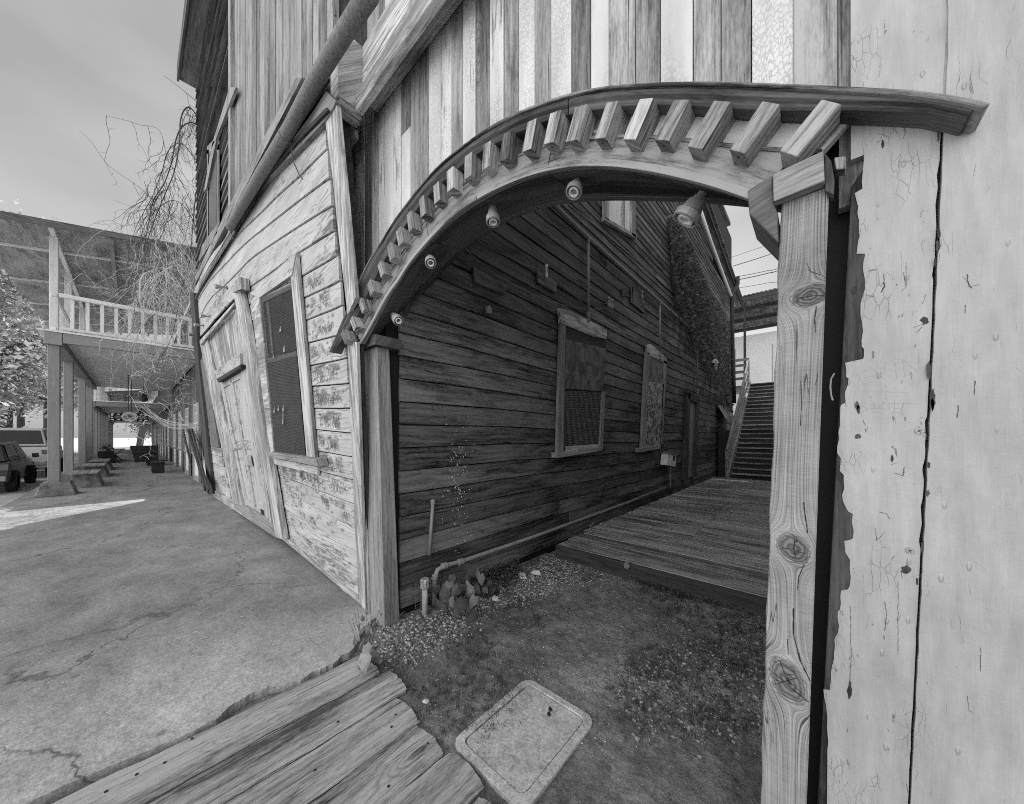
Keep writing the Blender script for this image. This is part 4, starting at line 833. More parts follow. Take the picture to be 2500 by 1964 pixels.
# ================================================================ striped screen wall above the arch
S = thing('striped_board_wall', 'wall of bare and crackled white vertical boards above the arch', 'wall', (-1.6, 1.5, 3))
mbs = {'stripe_bare': MB(), 'stripe_paint': MB()}
u = -3.42; seq = [1, 1, 0, 1, 1, 1, 1, 0, 0, 1, 1, 0, 1, 0, 1, 0, 1, 0, 1, 0, 1, 0, 0, 1, 0, 0, 1, 0, 0, 0, 0, 0, 0, 0, 0, 0, 0]
px = [868, 891, 908, 924, 941, 962, 981, 1003, 1026, 1048, 1077, 1102, 1131, 1162, 1196, 1230, 1265, 1305, 1346, 1396]; us = [PV(x, 250, 1.45).x for x in px]
while us[-1] < .16: us.append(us[-1]+random.uniform(.09, .125))
for i in range(len(us)-1):
    a, b = us[i], us[i+1]; mid = (a+b)/2; dz = 2.33**2-(mid-CX)**2; zb = CZ+math.sqrt(dz) if dz > 0 else 2.3
    if mid > .02: zb = 2.3
    if a < -3.2: zb = 2.5
    kind = 'stripe_paint' if (seq[i] if i < len(seq) else 0) else 'stripe_bare'; y = 1.455-random.uniform(0, .012)
    if kind == 'stripe_paint' and i in (1, 3, 6) : # painted above, bare below or the reverse
        zc = 4.2+random.uniform(-.4, .6); mbs['stripe_bare' if i == 1 else 'stripe_paint'].box((a+.002, y, zb), (b-.002, 1.49, zc), (0, 0, 1)); mbs['stripe_paint' if i == 1 else 'stripe_bare'].box((a+.002, y-.003, zc), (b-.002, 1.49, 7.5), (0, 0, 1)); continue
    mbs[kind].box((a+.002, y, zb), (b-.002, 1.49, 7.5), (0, 0, 1))
mbs['stripe_bare'].build('bare_boards', 'stripe_bare', S, .0015); mbs['stripe_paint'].build('painted_boards', 'stripe_paint', S, .0015)
mb = MB(); mb.box((-3.40, 1.492, 3.3), (.3, 1.52, 7.5)); mb.build('backing', 'black', S)
mb = MB(); mb.box((-3.47, 1.43, 2.2), (-3.41, 1.5, 7.5), (0, 0, 1)); mb.build('edge_strip', 'darkwood', S, .003)
# ================================================================ white wall on the right
Wt = thing('white_painted_wall', 'white painted board wall with peeling cracked paint at the right', 'wall', (.5, 1.5, 0))
bx = lambda z: (.0125+(z-.83)*.030); cxl = lambda z: (.2015+(z-.83)*.0315)
mb = MB(); mb.hexa([(bx(-.15), 1.424, -.15), (cxl(-.15)-.003, 1.424, -.15), (cxl(-.15)-.003, 1.46, -.15), (bx(-.15), 1.46, -.15), (bx(7.5)-.12, 1.424, 7.5), (cxl(7.5)-.1, 1.424, 7.5), (cxl(7.5)-.1, 1.46, 7.5), (bx(7.5)-.12, 1.46, 7.5)], (0, 0, 1)); 
mb = MB(); mb.hexa([(bx(-.15), 1.424, -.15), (cxl(-.15)-.003, 1.424, -.15), (cxl(-.15)-.003, 1.46, -.15), (bx(-.15), 1.46, -.15), (bx(2.45)+.02, 1.424, 2.34), (cxl(2.45)-.003, 1.424, 2.62), (cxl(2.45)-.003, 1.46, 2.62), (bx(2.45)+.02, 1.46, 2.34)], (0, 0, 1)); mb.build('bare_board', 'bareboard', Wt, .003)
mb = MB(); mb.box((-.02, 1.50, -.2), (.30, 1.54, 2.6)); mb.build('gap_backing', 'black', Wt)
edge_px = [(2112, 296), (2110, 330), (2106, 345), (2109, 375), (2107, 415), (2104, 445), (2106, 462), (2086, 470), (2090, 486), (2095, 505), (2097, 555), (2091, 622), (2113, 620), (2107, 660), (2112, 705), (2101, 740), (2105, 790), (2104, 850), (2110, 852), (2109, 872), (2096, 915), (2098, 905), (2088, 885), (2063, 884), (2066, 922), (2074, 910), (2070, 940), (2063, 958), (2063, 985), (2052, 990), (2051, 1020), (2044, 1108), (2053, 1119), (2050, 1150), (2060, 1160), (2058, 1225), (2072, 1252), (2082, 1254), (2082, 1318), (2061, 1320), (2064, 1350), (2075, 1367), (2075, 1430), (2070, 1440), (2053, 1442), (2050, 1490), (2046, 1492), (2046, 1545), (2037, 1560), (2036, 1610), (2029, 1640), (2027, 1695), (2010, 1680), (2012, 1700), (2020, 1755), (2020, 1830)]
mbp = MB(); vq = 1.4225; left = []
for i, (x, y) in enumerate(edge_px):
    p = PV(x, y, vq); left.append((p.x, p.z))
    if i < len(edge_px)-1:
        q = PV(*edge_px[i+1], vq); seg = int(abs(q.z-p.z)/.02)
        for k in range(1, seg): t = k/seg; left.append((p.x+(q.x-p.x)*t+random.uniform(-.0022, .0022), p.z+(q.z-p.z)*t))
left.sort(key=lambda a: -a[1]) if False else None
left += [(left[-1][0]-.004, -.15)]
rt = []
z = -.15
while z < 2.66: rt.append((cxl(z)-.0025+random.choice([0, 0, 0, -.001, -.0035 if .9 < z < 2.4 else 0]), z)); z += random.uniform(.01, .05)
# triangulate paint sheet as row strips between left outline and right outline
def lx(z):   # leftmost paint x on this height, following the traced outline
    best = None
    for (a, b), (c, d) in zip(left, left[1:]):
        if (b-z)*(d-z) <= 0 and b != d:
            x = a+(c-a)*(z-b)/(d-b); best = x if best is None else max(best, x) if False else min(best, x)
    return best
zs = sorted(set([round(-.15+k*.006, 4) for k in range(465)])); vs = []; rows = []
for z in zs:
    a = lx(z)
    if a is None: a = lx(min(max(z, -.14), 2.40)) or .06
    rows.append((a, interp([(q[1], q[0]) for q in rt], z)))
vs = []; fs = []
for i, z in enumerate(zs):
    a, b = rows[i]; vs += [(a, 1.4215, z), (b, 1.4215, z), (a, 1.424, z), (b, 1.424, z)]
for i in range(len(zs)-1):
    k = 4*i; fs += [(k, k+1, k+5, k+4), (k+2, k, k+4, k+6), (k+1, k+3, k+7, k+5)]
mbp.add(vs, fs); mbp.build('board_paint', 'wallpaint', Wt)
mb = MB(); vs = []; n = 260
for i in range(n+1):
    z = -.15+8*i/n; zz = min(z, 2.6); x = cxl(zz)+.0015 + (random.choice([0, 0, .0006, .0012]) if z > .5 else 0)
    vs += [(x, 1.416, z), (6.0, 1.416, z), (x, 1.47, z)]
mb.add(vs, [(3*i, 3*i+1, 3*i+4, 3*i+3) for i in range(n)]+[(3*i+2, 3*i, 3*i+3, 3*i+5) for i in range(n)]); mb.build('painted_boarding', 'wallpaint', Wt)
mb = MB(); mb.box((.08, 1.4235, 2.42), (.32, 1.46, 7.8), (0, 0, 1)); mb.build('upper_board', 'wallpaint', Wt)
mb = MB(); mb.box((0.14, 1.48, -.1), (6, 14, 7.8)); mb.build('core', 'whitewall_far', Wt)
mb = MB(); v_ = 1.56
while v_ < 13.9: mb.box((.115+random.uniform(0, .01), v_, -.1), (.14, v_+.19, 7.8), (0, 0, 1)); v_ += .195
mb.build('alley_cladding', 'facade', Wt)
mb = MB()
for k in range(20): mb.box((.47+.26*k, 1.4135, -.1), (.474+.26*k, 1.4158, 7.8), (0, 0, 1))
mb.build('board_joints', 'black', Wt)
# chips and screws
def blobpx(mb, cx, cy, rx, ry, v, n=14, jag=.3):
    mb.add([PV(cx+rx*math.cos(2*math.pi*k/n)*random.uniform(1-jag, 1+jag), cy+ry*math.sin(2*math.pi*k/n)*random.uniform(1-jag, 1+jag), v) for k in range(n)][::-1], [tuple(range(n))])
mb = MB()
for (x, y, rx, ry) in [(2291, 330, 3, 14), (2302, 316, 4, 9), (2290, 600, 6, 16), (2292, 570, 4, 18), (2283, 640, 3, 12), (2268, 905, 6, 22), (2277, 975, 7, 24), (2277, 990, 5, 14), (2268, 1135, 4, 8), (2265, 1205, 4, 8), (2259, 1310, 4, 15), (2256, 1375, 4, 22), (2253, 1340, 4, 16), (2239, 1420, 3, 9), (2258, 782, 10, 9), (2211, 1392, 12, 11), (2093, 990, 5, 10), (2096, 1000, 4, 12), (2094, 1066, 7, 6), (2074, 1690, 6, 17), (2075, 1672, 3, 10), (2178, 1120, 3, 8), (2085, 708, 6, 8), (2155, 352, 3, 10)]:
    blobpx(mb, x, y, rx, ry, 1.4155 if x > 2262 else 1.4205)
mb.build('paint_chip', 'darkwood', Wt)
mb = MB()
def crack(pts, w_=1.0):
    for a, b in zip(pts, pts[1:]):
        n = max(2, int(math.hypot(b[0]-a[0], b[1]-a[1])/5)); prev = a
        for k in range(1, n+1):
            t = k/n; q = (a[0]+(b[0]-a[0])*t+random.uniform(-1, 1), a[1]+(b[1]-a[1])*t); v = 1.4156 if q[0] > 2262 else 1.4206
            P, Q = PV(*prev, v), PV(*q, v); d = Q-P; L = math.hypot(d.x, d.z) or 1; nn = V((-d.z/L, 0, d.x/L))*.0004*w_*random.uniform(.5, 1.3)
            mb.add([P-nn, Q-nn, Q+nn, P+nn], [(0, 1, 2, 3)]); prev = q
for pts, w_ in [([(2361, 670), (2365, 698), (2372, 704)], 2.2), ([(2350, 675), (2372, 700), (2392, 695)], 1), ([(2157, 690), (2160, 700), (2150, 715)], 3), ([(2120, 662), (2140, 658)], 1.5), ([(2158, 665), (2158, 690)], 1), ([(2206, 665), (2212, 700), (2200, 712)], 1), ([(2356, 745), (2357, 765)], 1.5), ([(2380, 930), (2378, 965)], 2), ([(2340, 990), (2337, 1020)], 2), ([(2175, 1090), (2188, 1100), (2190, 1115)], 1), ([(2182, 1155), (2205, 1162), (2208, 1140)], 1.4), ([(2145, 1250), (2165, 1255), (2172, 1268)], 1.4), ([(2160, 1470), (2165, 1500), (2160, 1540)], 1.4), ([(2193, 1420), (2192, 1600)], .9), ([(2137, 1290), (2140, 1320), (2160, 1300)], 1), ([(2240, 1040), (2262, 1060), (2258, 1080)], 1), ([(2076, 1480), (2078, 1600), (2075, 1660)], 1.3), ([(2175, 1135), (2190, 1130)], .8), ([(2110, 720), (2135, 725)], 1.2), ([(2230, 800), (2258, 790), (2240, 812)], 1), ([(2216, 1362), (2214, 1380)], .8), ([(2395, 1580), (2393, 1640)], 1.2), ([(2362, 1700), (2364, 1735), (2378, 1742)], 1), ([(2212, 640), (2213, 700)], .8), ([(2252, 742), (2260, 720)], .8)]: crack(pts, w_)
mb.build('paint_crack', 'vine', Wt)
# faint scratched letters
mb = MB()
def scr(pts):
    for a in pts:
        P, Q = PV(a[0], a[1], 1.4207), PV(a[2], a[3], 1.4207); d = Q-P; L = math.hypot(d.x, d.z); nn = V((-d.z/L, 0, d.x/L))*.0005
        mb.add([P-nn, Q-nn, Q+nn, P+nn], [(0, 1, 2, 3)])
f = lambda x, y: (2050+x*.2928, 850+y*.2928)
for a in [(390, 105, 372, 210), (455, 110, 482, 255), (525, 90, 546, 240), (540, 100, 655, 203), (660, 40, 665, 170), (260, 160, 376, 260), (155, 215, 214, 320), (180, 195, 240, 180), (218, 246, 296, 230), (220, 292, 298, 278), (292, 364, 580, 367), (392, 315, 389, 438), (270, 456, 326, 456), (271, 456, 272, 540), (272, 500, 378, 506), (272, 535, 370, 540), (415, 456, 415, 520), (415, 458, 520, 462), (455, 500, 540, 510), (430, 530, 545, 545), (170, 470, 236, 505), (236, 505, 170, 545), (520, 460, 690, 465)]:
    scr([(*f(a[0], a[1]), *f(a[2], a[3]))])
mb.build('scratched_letters', 'scratch', Wt)
for (x, y, lab) in [(2245, 1053, 'screw'), (2221, 1345, 'screw')]:
    mb = MB(); c = PV(x, y, 1.4205); lathe(mb, c, (0, -1, 0), [(0, .0085), (.0015, .008)], 16); s_ = mb.build('screw', 'galv', Wt)
    mb = MB(); c = c-V((0, .0018, 0)); mb.beam(c-V((.004, 0, .002)), c+V((.004, 0, .002)), .0015, .0004, (0, 1, 0)); mb.beam(c-V((-.002, 0, .004)), c+V((-.002, 0, .004)), .0015, .00045, (0, 1, 0)); mb.build('slot', 'black', s_)
mb = MB(); mb.tube([PV(x, y, 1.40) for x, y in [(2037, 912), (2029, 925), (2027, 945), (2029, 965), (2033, 978)]], .0022, 6); tag(mb.build('loose_cable', 'pipe'), 'thin bent wire hanging in the gap beside the knotty post', 'cable', 'dangling cables')

# ================================================================ alley: pipes and fittings
def pipe(name, paths, mat, label, cat, rad, fit=(), group=None):
    t_ = thing(name, label, cat, tuple(V(paths[0][0])), group)
    for p in paths:
        mb = MB(); mb.tube(p, rad, 12); mb.build('tube', mat, t_, smooth=True)
    for (c, d, r_, L) in fit:
        mb = MB(); lathe(mb, V(c)-V(d)*L/2, d, [(0, r_*.85), (L*.1, r_), (L*.4, r_), (L*.42, r_*.85), (L*.58, r_*.85), (L*.6, r_), (L*.9, r_), (L, r_*.85)], 12); mb.build('fitting', mat, t_)
    return t_
def AP(x, y, o=.06): return PU(x, y, -2.8+o)
zt = AP(1437, 580).z
pipe('sprinkler_pipe', [[AP(1300, 452, .09), AP(1437, 582, .09), AP(1620, 745, .09), AP(1700, 815, .09), AP(1760, 892, .09)]], 'pipe', 'long thick grey pipe rising along the dark alley wall', 'pipe', .036)
for i, (x, y0, y1, lab) in enumerate([(1436, 584, 772, 'grey drop pipe ending above the first shuttered window'), (1611, 738, 868, 'grey drop pipe ending above the narrow second window'), (1703, 830, 955, 'thin drop pipe ending above the alley door')]):
    a, b = AP(x, y0, .09), AP(x-1, y1, .09); b.y = a.y
    pipe('drop_pipe', [[a, b]], 'pipe', lab, 'pipe', .022-.002*i, [((a.x, a.y, a.z-.03), (0, 0, 1), .032, .07), ((b.x, b.y, b.z+.02), (0, 0, 1), .034, .08), ((b.x, b.y, b.z-.06), (0, 0, 1), .03, .06)], 'drop pipes on the alley wall')
a = [AP(1388, 500, .03), AP(1470, 565, .03), AP(1560, 640, .03), AP(1650, 722, .03), AP(1720, 790, .03), AP(1790, 920, .03)]
pipe('conduit', [a], 'pipe', 'thin conduit running above the long thick pipe', 'pipe', .011)
a = [AP(1705, 500, .3), AP(1735, 590, .3), AP(1772, 690, .3), AP(1785, 722, .3)]
pipe('eave_gutter_pipe', [a], 'whitewall_far', 'pale gutter pipe under the corrugated eave', 'pipe', .05)
pipe('downspout', [[AP(1801, 676, .45), AP(1801, 694, .45), AP(1797, 702, .42), AP(1789, 712, .33), AP(1787, 730, .3), AP(1789, 860, .3), AP(1793, 985, .3)]], 'darkwood', 'dark downspout with an elbow at the far corner of the building', 'downspout', .07)
# low pipe with elbow
yp = lambda x: 0
zz = .45
lp = [AP(1068, 1392, .10), AP(1085, 1382, .10), AP(1124, 1372, .10), AP(1300, 1312, .10), AP(1420, 1268, .10), AP(1530, 1228, .10), AP(1625, 1190, .10)]
e0 = lp[0].copy(); e1 = e0+V((0, -.03, -.06)); e2 = e1+V((0, -.01, -.25))
pipe('low_pipe', [[e2, e1, e0]+lp[1:]], 'pipe', 'low grey pipe with an elbow running along the foot of the dark wall', 'pipe', .022, [(lp[1], (lp[2]-lp[1]).normalized(), .032, .06), (lp[2], (lp[2]-lp[1]).normalized(), .032, .07), (e1, (0, .3, .95), .032, .05)])
a, b = AP(1057, 1226, .05), AP(1048, 1355, .05)
pipe('stub_pipe', [[a, b]], 'pipe', 'upright grey stub pipe with a coupling on top near the left post', 'pipe', .017, [(a, (0, 0, 1), .024, .05)])
p = PG(1037, 1500, -.03); pipe('drain_pipe', [[(p.x, p.y, -.1), (p.x, p.y, .25)]], 'trim', 'thick flaking drain pipe standing in the gravel among the ivy', 'pipe', .027, [((p.x, p.y, .25), (0, 0, 1), .040, .09)])
mb = MB()
for k in range(10):
    t = k/9; mb.beam((-2.72, 1.72+.5*t, .02), (-2.72, 1.72+.5*t, .26), .003, .003, (1, 0, 0))
    mb.beam((-2.72, 1.72, .02+.24*t), (-2.72, 2.22, .02+.24*t), .003, .003, (1, 0, 0))
tag(mb.build('vent_grille', 'galv'), 'square wire mesh vent low on the dark wall behind the ivy', 'grille')
# meter box on its conduit
t_ = thing('meter_box', 'small pale electric box on the alley wall beside the door', 'electric box', tuple(AP(1642, 1120)))
mb = MB(); aslab(mb, [(1631, 1106), (1651, 1110), (1649, 1140), (1629, 1136)], .03, .16); mb.build('box', 'rail', t_, .006)
mb = MB(); aslab(mb, [(1632, 1105), (1652, 1109), (1652, 1112), (1632, 1108)], .02, .19); mb.build('lid', 'galv', t_, .003)
mb = MB(); aslab(mb, [(1644, 1113), (1648, 1114), (1647, 1126), (1643, 1125)], .191, .003); mb.build('label_plate', 'black', t_)
a, b = AP(1637, 1140, .1), AP(1635, 1190, .1); b.y = a.y; mb = MB(); mb.tube([a, b], .018, 8); mb.build('conduit', 'pipe', t_)
# wall lantern
p = AP(1745, 885, .22); t_ = thing('wall_lantern', 'small pale lantern on the alley wall beyond the door', 'lantern', tuple(p))
mb = MB(); lathe(mb, p+V((0, 0, .1)), (0, 0, -1), [(0, .03), (.03, .08), (.10, .09), (.12, .12), (.14, .12), (.14, .08)], 14); mb.build('hood', 'rail', t_)
mb = MB(); lathe(mb, p+V((0, 0, -.05)), (0, 0, -1), [(0, .08), (.22, .07), (.26, .03)], 14); mb.build('glass', 'galv', t_)
mb = MB(); mb.beam(p+V((-.2, 0, .1)), p+V((0, 0, .12)), .03, .03); mb.build('arm', 'wire', t_)
# taps / insulators on the wall
for (x, y, lab) in [(1490, 742, 'cluster of old pipe valves left of the boxed hardware'), (1568, 722, 'upright valve on the backing board beside the boxed hardware'), (1334, 665, 'white ceramic insulator holding the loose wires')]:
    p = AP(x, y, .08); t_ = thing('wall_valve', lab, 'valve', tuple(p), 'old hardware on the alley wall')
    for j, dx in enumerate((-.04, .0, .05) if x == 1490 else (0,)):
        mb = MB(); q = p+V((0, dx*1.6, 0)); lathe(mb, q-V((0, 0, .07)), (0, 0, 1), [(0, .02), (.05, .024), (.06, .014), (.12, .012), (.14, .024), (.17, .02)], 10); mb.build('body', 'socket' if x != 1334 else 'white', t_)
        if x != 1334: mb = MB(); mb.beam(q+V((-.07, 0, 0)), q+V((.03, 0, 0)), .016, .016); mb.build('arm', 'socket', t_)
mb = MB(); aslab(mb, [(1188, 747), (1196, 745), (1202, 755), (1200, 767), (1190, 765)], .024, .03); tag(mb.build('wall_bracket', 'post', None, .004), 'small diamond shaped wooden block alone on the dark alley wall', 'bracket')
def cable(path, r_, label, cat='cable', mat='wire', grp=None):
    mb = MB(); mb.tube(path, r_, 6); return tag(mb.build('cable', mat), label, cat, grp)
def catm(pts, n=8):
    out = []; P = [pts[0]]+list(pts)+[pts[-1]]
    for i in range(1, len(P)-2):
        p0, p1_, p2, p3 = [V(q) for q in P[i-1:i+3]]
        for k in range(n):
            t = k/n; out.append(0.5*((2*p1_)+(p2-p0)*t+(2*p0-5*p1_+4*p2-p3)*t*t+(3*p1_-p0-3*p2+p3)*t**3))
    out.append(V(P[-1])); return out
cable(catm([AP(x, y, .05) for x, y in [(1135, 608), (1160, 630), (1210, 668), (1280, 708), (1350, 738), (1430, 755), (1485, 752)]]), .003, 'pale wire drooping across the dark boards to the valves', mat='pipe', grp='wires on the alley wall')
cable(catm([AP(x, y, .05) for x, y in [(1165, 585), (1225, 620), (1290, 650), (1332, 660), (1355, 680), (1400, 720), (1430, 745)]]), .003, 'wire pinned up by the ceramic insulator on the dark wall', mat='pipe', grp='wires on the alley wall')
cable(catm([PD(x, y, 20) for x, y in [(1700, 658), (1850, 607), (1960, 572), (2600, 380)]]), .012, 'lone upper power line in the gap of sky', 'power line', grp='power lines')
for x, y, yy, r_, lab in [(1790, 650, 592, .018, 'topmost thick power line in the gap of sky'), (1790, 678, 640, .014, 'middle power line in the gap of sky'), (1795, 685, 645, .02, 'thick power line that meets the downspout'), (1800, 704, 672, .011, 'lowest thin power line in the gap of sky')]:
    cable(catm([PD(x, y, 17), PD((x+1960)/2, (y+yy)/2+2, 17), PD(1960, yy-4, 17), PD(2600, yy-220, 17)]), r_, lab, 'power line', grp='power lines')
# ================================================================ deck
Dk = thing('wooden_deck', 'low damp wooden deck leading down the alley to the stairs', 'deck', (-1.2, 8, 0))
v = 3.80; boards = MB(); jv = [5.3, 5.44, 5.58, 5.72, 5.86, 6.0, 6.14, 6.28]
while v < 13.7:
    w_ = .136; lw = -2.58+random.uniform(-.02, .02) - (0.0 if v < 4.6 else .06)
    cuts = [lw, .6]
    if 5.2 < v < 7.2: cuts = [lw, -1.3-.02*(v-5), .6]
    elif random.random() < .25: cuts = [lw, random.uniform(-2, -.3), .6]
    for a, b in zip(cuts, cuts[1:]):
        z = .15+random.uniform(-.003, .003); boards.box((a+.002, v, z-.04), (b-.002, v+w_-.013, z), (1, 0, 0))
    v += w_
boards.build('deck_boards', 'deck', Dk, .003)
mb = MB(); mb.box((-2.58, 3.76, -.05), (.6, 3.80, .143), (1, 0, 0)); mb.build('front_skirt', 'darkwood', Dk, .004)
mb = MB(); mb.box((-2.57, 3.81, -.05), (.6, 13.8, .10)); mb.build('frame', 'black', Dk)
p = [AP(1455, 1270, .2), AP(1440, 1285, .25)]; mb = MB(); mb.beam(PG(1470, 1256, .17), PG(1440, 1285, .10), .05, .03); mb.build('offcut_board', 'deck', Dk)
mb = MB(); mb.box((-2.55, 12.75, .156), (-1.55, 12.95, .162)); mb.build('pale_threshold', 'rail', Dk)
# stairs
St = thing('wooden_staircase', 'long wooden staircase climbing at the end of the alley', 'staircase', (-1.2, 14, 0))
n = 22; rise = 3.75/n; run = 4.9/n
for i in range(n):
    z = .15+rise*(i+1); v = 13.6+run*i
    mb = MB(); mb.box((-2.12, v-.03, z-.04), (.6, v+run+.01, z), (1, 0, 0)); mb.build('tread', 'deck', St, .006)
mb = MB()
for i in range(n):
    z = .15+rise*i; v = 13.6+run*i; mb.box((-2.12, v, z), (.6, v+.02, z+rise-.041), (1, 0, 0))
mb.build('risers', 'darkwood', St)
for u_ in (-2.18,):
    mb = MB(); mb.hexa([(u_-.04, 13.3, .0), (u_+.04, 13.3, .0), (u_+.04, 13.3, .35), (u_-.04, 13.3, .35), (u_-.04, 18.6, 3.75), (u_+.04, 18.6, 3.75), (u_+.04, 18.6, 4.1), (u_-.04, 18.6, 4.1)], (0, 1, .75)); mb.build('stringer', 'post', St, .006)
for k, v in enumerate((13.45, 15.0, 16.6, 18.3)):
    z = .15+(v-13.6)*.765; mb = MB(); mb.beam((-2.22, v, z-.1), (-2.22, v, z+1.1), .1, .1, (0, 1, 0)); mb.build('rail_post', 'post', St, .006)
for h in (.45, .75, 1.08):
    mb = MB(); mb.beam((-2.22, 13.4, h), (-2.22, 18.5, h+3.9), .06, .12 if h < 1 else .14, (0, 0, 1)); mb.build('handrail', 'post', St, .006)
mb = MB()
for h in (.3, .6, .9, 1.15): mb.beam((-3.8, 18.5, 3.9+h), (-2.2, 18.5, 3.9+h), .05, .12, (0, 0, 1))
mb.build('landing_rail', 'post', St, .006)
mb = MB(); mb.box((-4, 18.5, 3.75), (.6, 21, 3.88), (1, 0, 0)); mb.build('landing', 'deck', St)
# lean-to roof beside the stairs
Sh = thing('lean_to_shed', 'small lean-to with a rusty corrugated roof beside the stairs', 'shed', (-2.5, 15, 0))
mb = MB(); vs = []; N_ = 30
for k in range(N_+1):
    v = 14.6+k*.08; o = .02*(k % 2); vs += [(-2.72, v, 2.75+o), (-2.26, v, 1.85+o), (-2.26, v, 1.83+o), (-2.72, v, 2.73+o)]
mb.add(vs, [(4*k+a, 4*k+(a+1) % 4, 4*k+4+(a+1) % 4, 4*k+4+a) for k in range(N_) for a in range(4)]); mb.build('roof', 'corr', Sh)
mb = MB(); mb.box((-2.72, 14.7, 0), (-2.32, 16.8, 1.8)); mb.build('wall', 'darkwood', Sh)
# building beyond
Bh = thing('far_white_shed', 'white metal building with a corrugated canopy beyond the stairs', 'building', (0, 27, 0))
mb = MB(); mb.box((-14, 27, 0), (14, 33, 8.2)); mb.build('wall', 'whitewall_far', Bh)
mb = MB()
for k in range(14): mb.box((-14+2*k, 26.97, 4.2), (-13.97+2*k, 27, 7.4))
mb.build('panel_joint', 'galv', Bh)
mb = MB(); vs = []; N_ = 280
for k in range(N_+1):
    u_ = -14+k*.1; o = .05*(k % 2); vs += [(u_, 24.2, 9.9+o), (u_, 27.2, 8.6+o), (u_, 27.2, 8.58+o), (u_, 24.2, 9.88+o)]
mb.add(vs, [(4*k+a, 4*k+(a+1) % 4, 4*k+4+(a+1) % 4, 4*k+4+a) for k in range(N_) for a in range(4)]); mb.build('canopy_sheet', 'corr', Bh)
for t in (0.02, .3, .6, .9):
    mb = MB(); mb.beam((-14, 24.2+3*t, 9.74-1.3*t), (14, 24.2+3*t, 9.74-1.3*t), .12, .2); mb.build('purlin', 'darkwood', Bh)
for k in range(8): mb = MB(); mb.box((-14+3.6*k, 24.5, -.1), (-13.88+3.6*k, 24.6, 9.6)); mb.build('canopy_post', 'darkwood', Bh)
# ================================================================ climbing vine on alley wall
def inpoly(x, y, P):
    c = False
    for i in range(len(P)):
        (a, b), (d, e) = P[i], P[i-1]
        if (b > y) != (e > y) and x < (d-a)*(y-b)/(e-b)+a: c = not c
    return c
CV = thing('climbing_vine', 'climbing vine spread over the upper alley wall below the eave', 'vine', (-2.8, 10, 0))
poly = [(1632, 525), (1665, 560), (1690, 600), (1720, 680), (1750, 735), (1785, 790), (1790, 1010), (1770, 1000), (1740, 930), (1690, 815), (1655, 745), (1642, 640)]
V_, F_, Rn = [], [], []; rg = random.Random(3)
cnt = 0
while cnt < 5200:
    x, y = rg.uniform(1630, 1792), rg.uniform(520, 1012)
    if not inpoly(x, y, poly): continue
    if rg.random() < .30*(.5+.5*math.sin(x*.21)*math.sin(y*.11)): continue
    p = AP(x, y, .05+rg.random()**2*.28); s_ = rg.uniform(.03, .075); a = V((rg.gauss(0, 1), rg.gauss(0, 1), rg.gauss(0, 1))).normalized(); b = a.orthogonal().normalized()*s_; c = a.cross(b)*.6
    k = len(V_); V_ += [p-b, p+c, p+b, p-c]; F_.append((k, k+1, k+2, k+3)); Rn.append(rg.random()); cnt += 1
np_mesh('leaves', np.array([tuple(q) for q in V_]), np.array(F_), np.array(Rn), 'leaf', CV)
mb = MB()
for k in range(170):
    x = rg.uniform(1640, 1785); y = rg.uniform(560, 900)
    if not inpoly(x, y, poly): continue
    p = AP(x, y, .06); pts = [p]
    for j in range(rg.randint(4, 9)): p = p+V((rg.uniform(-.05, .05), rg.uniform(-.18, .18), -rg.uniform(.12, .3))); p.x = max(p.x, -2.76); pts.append(p)
    mb.tube(pts, .009, 5)
mb.build('stems', 'vine', CV)
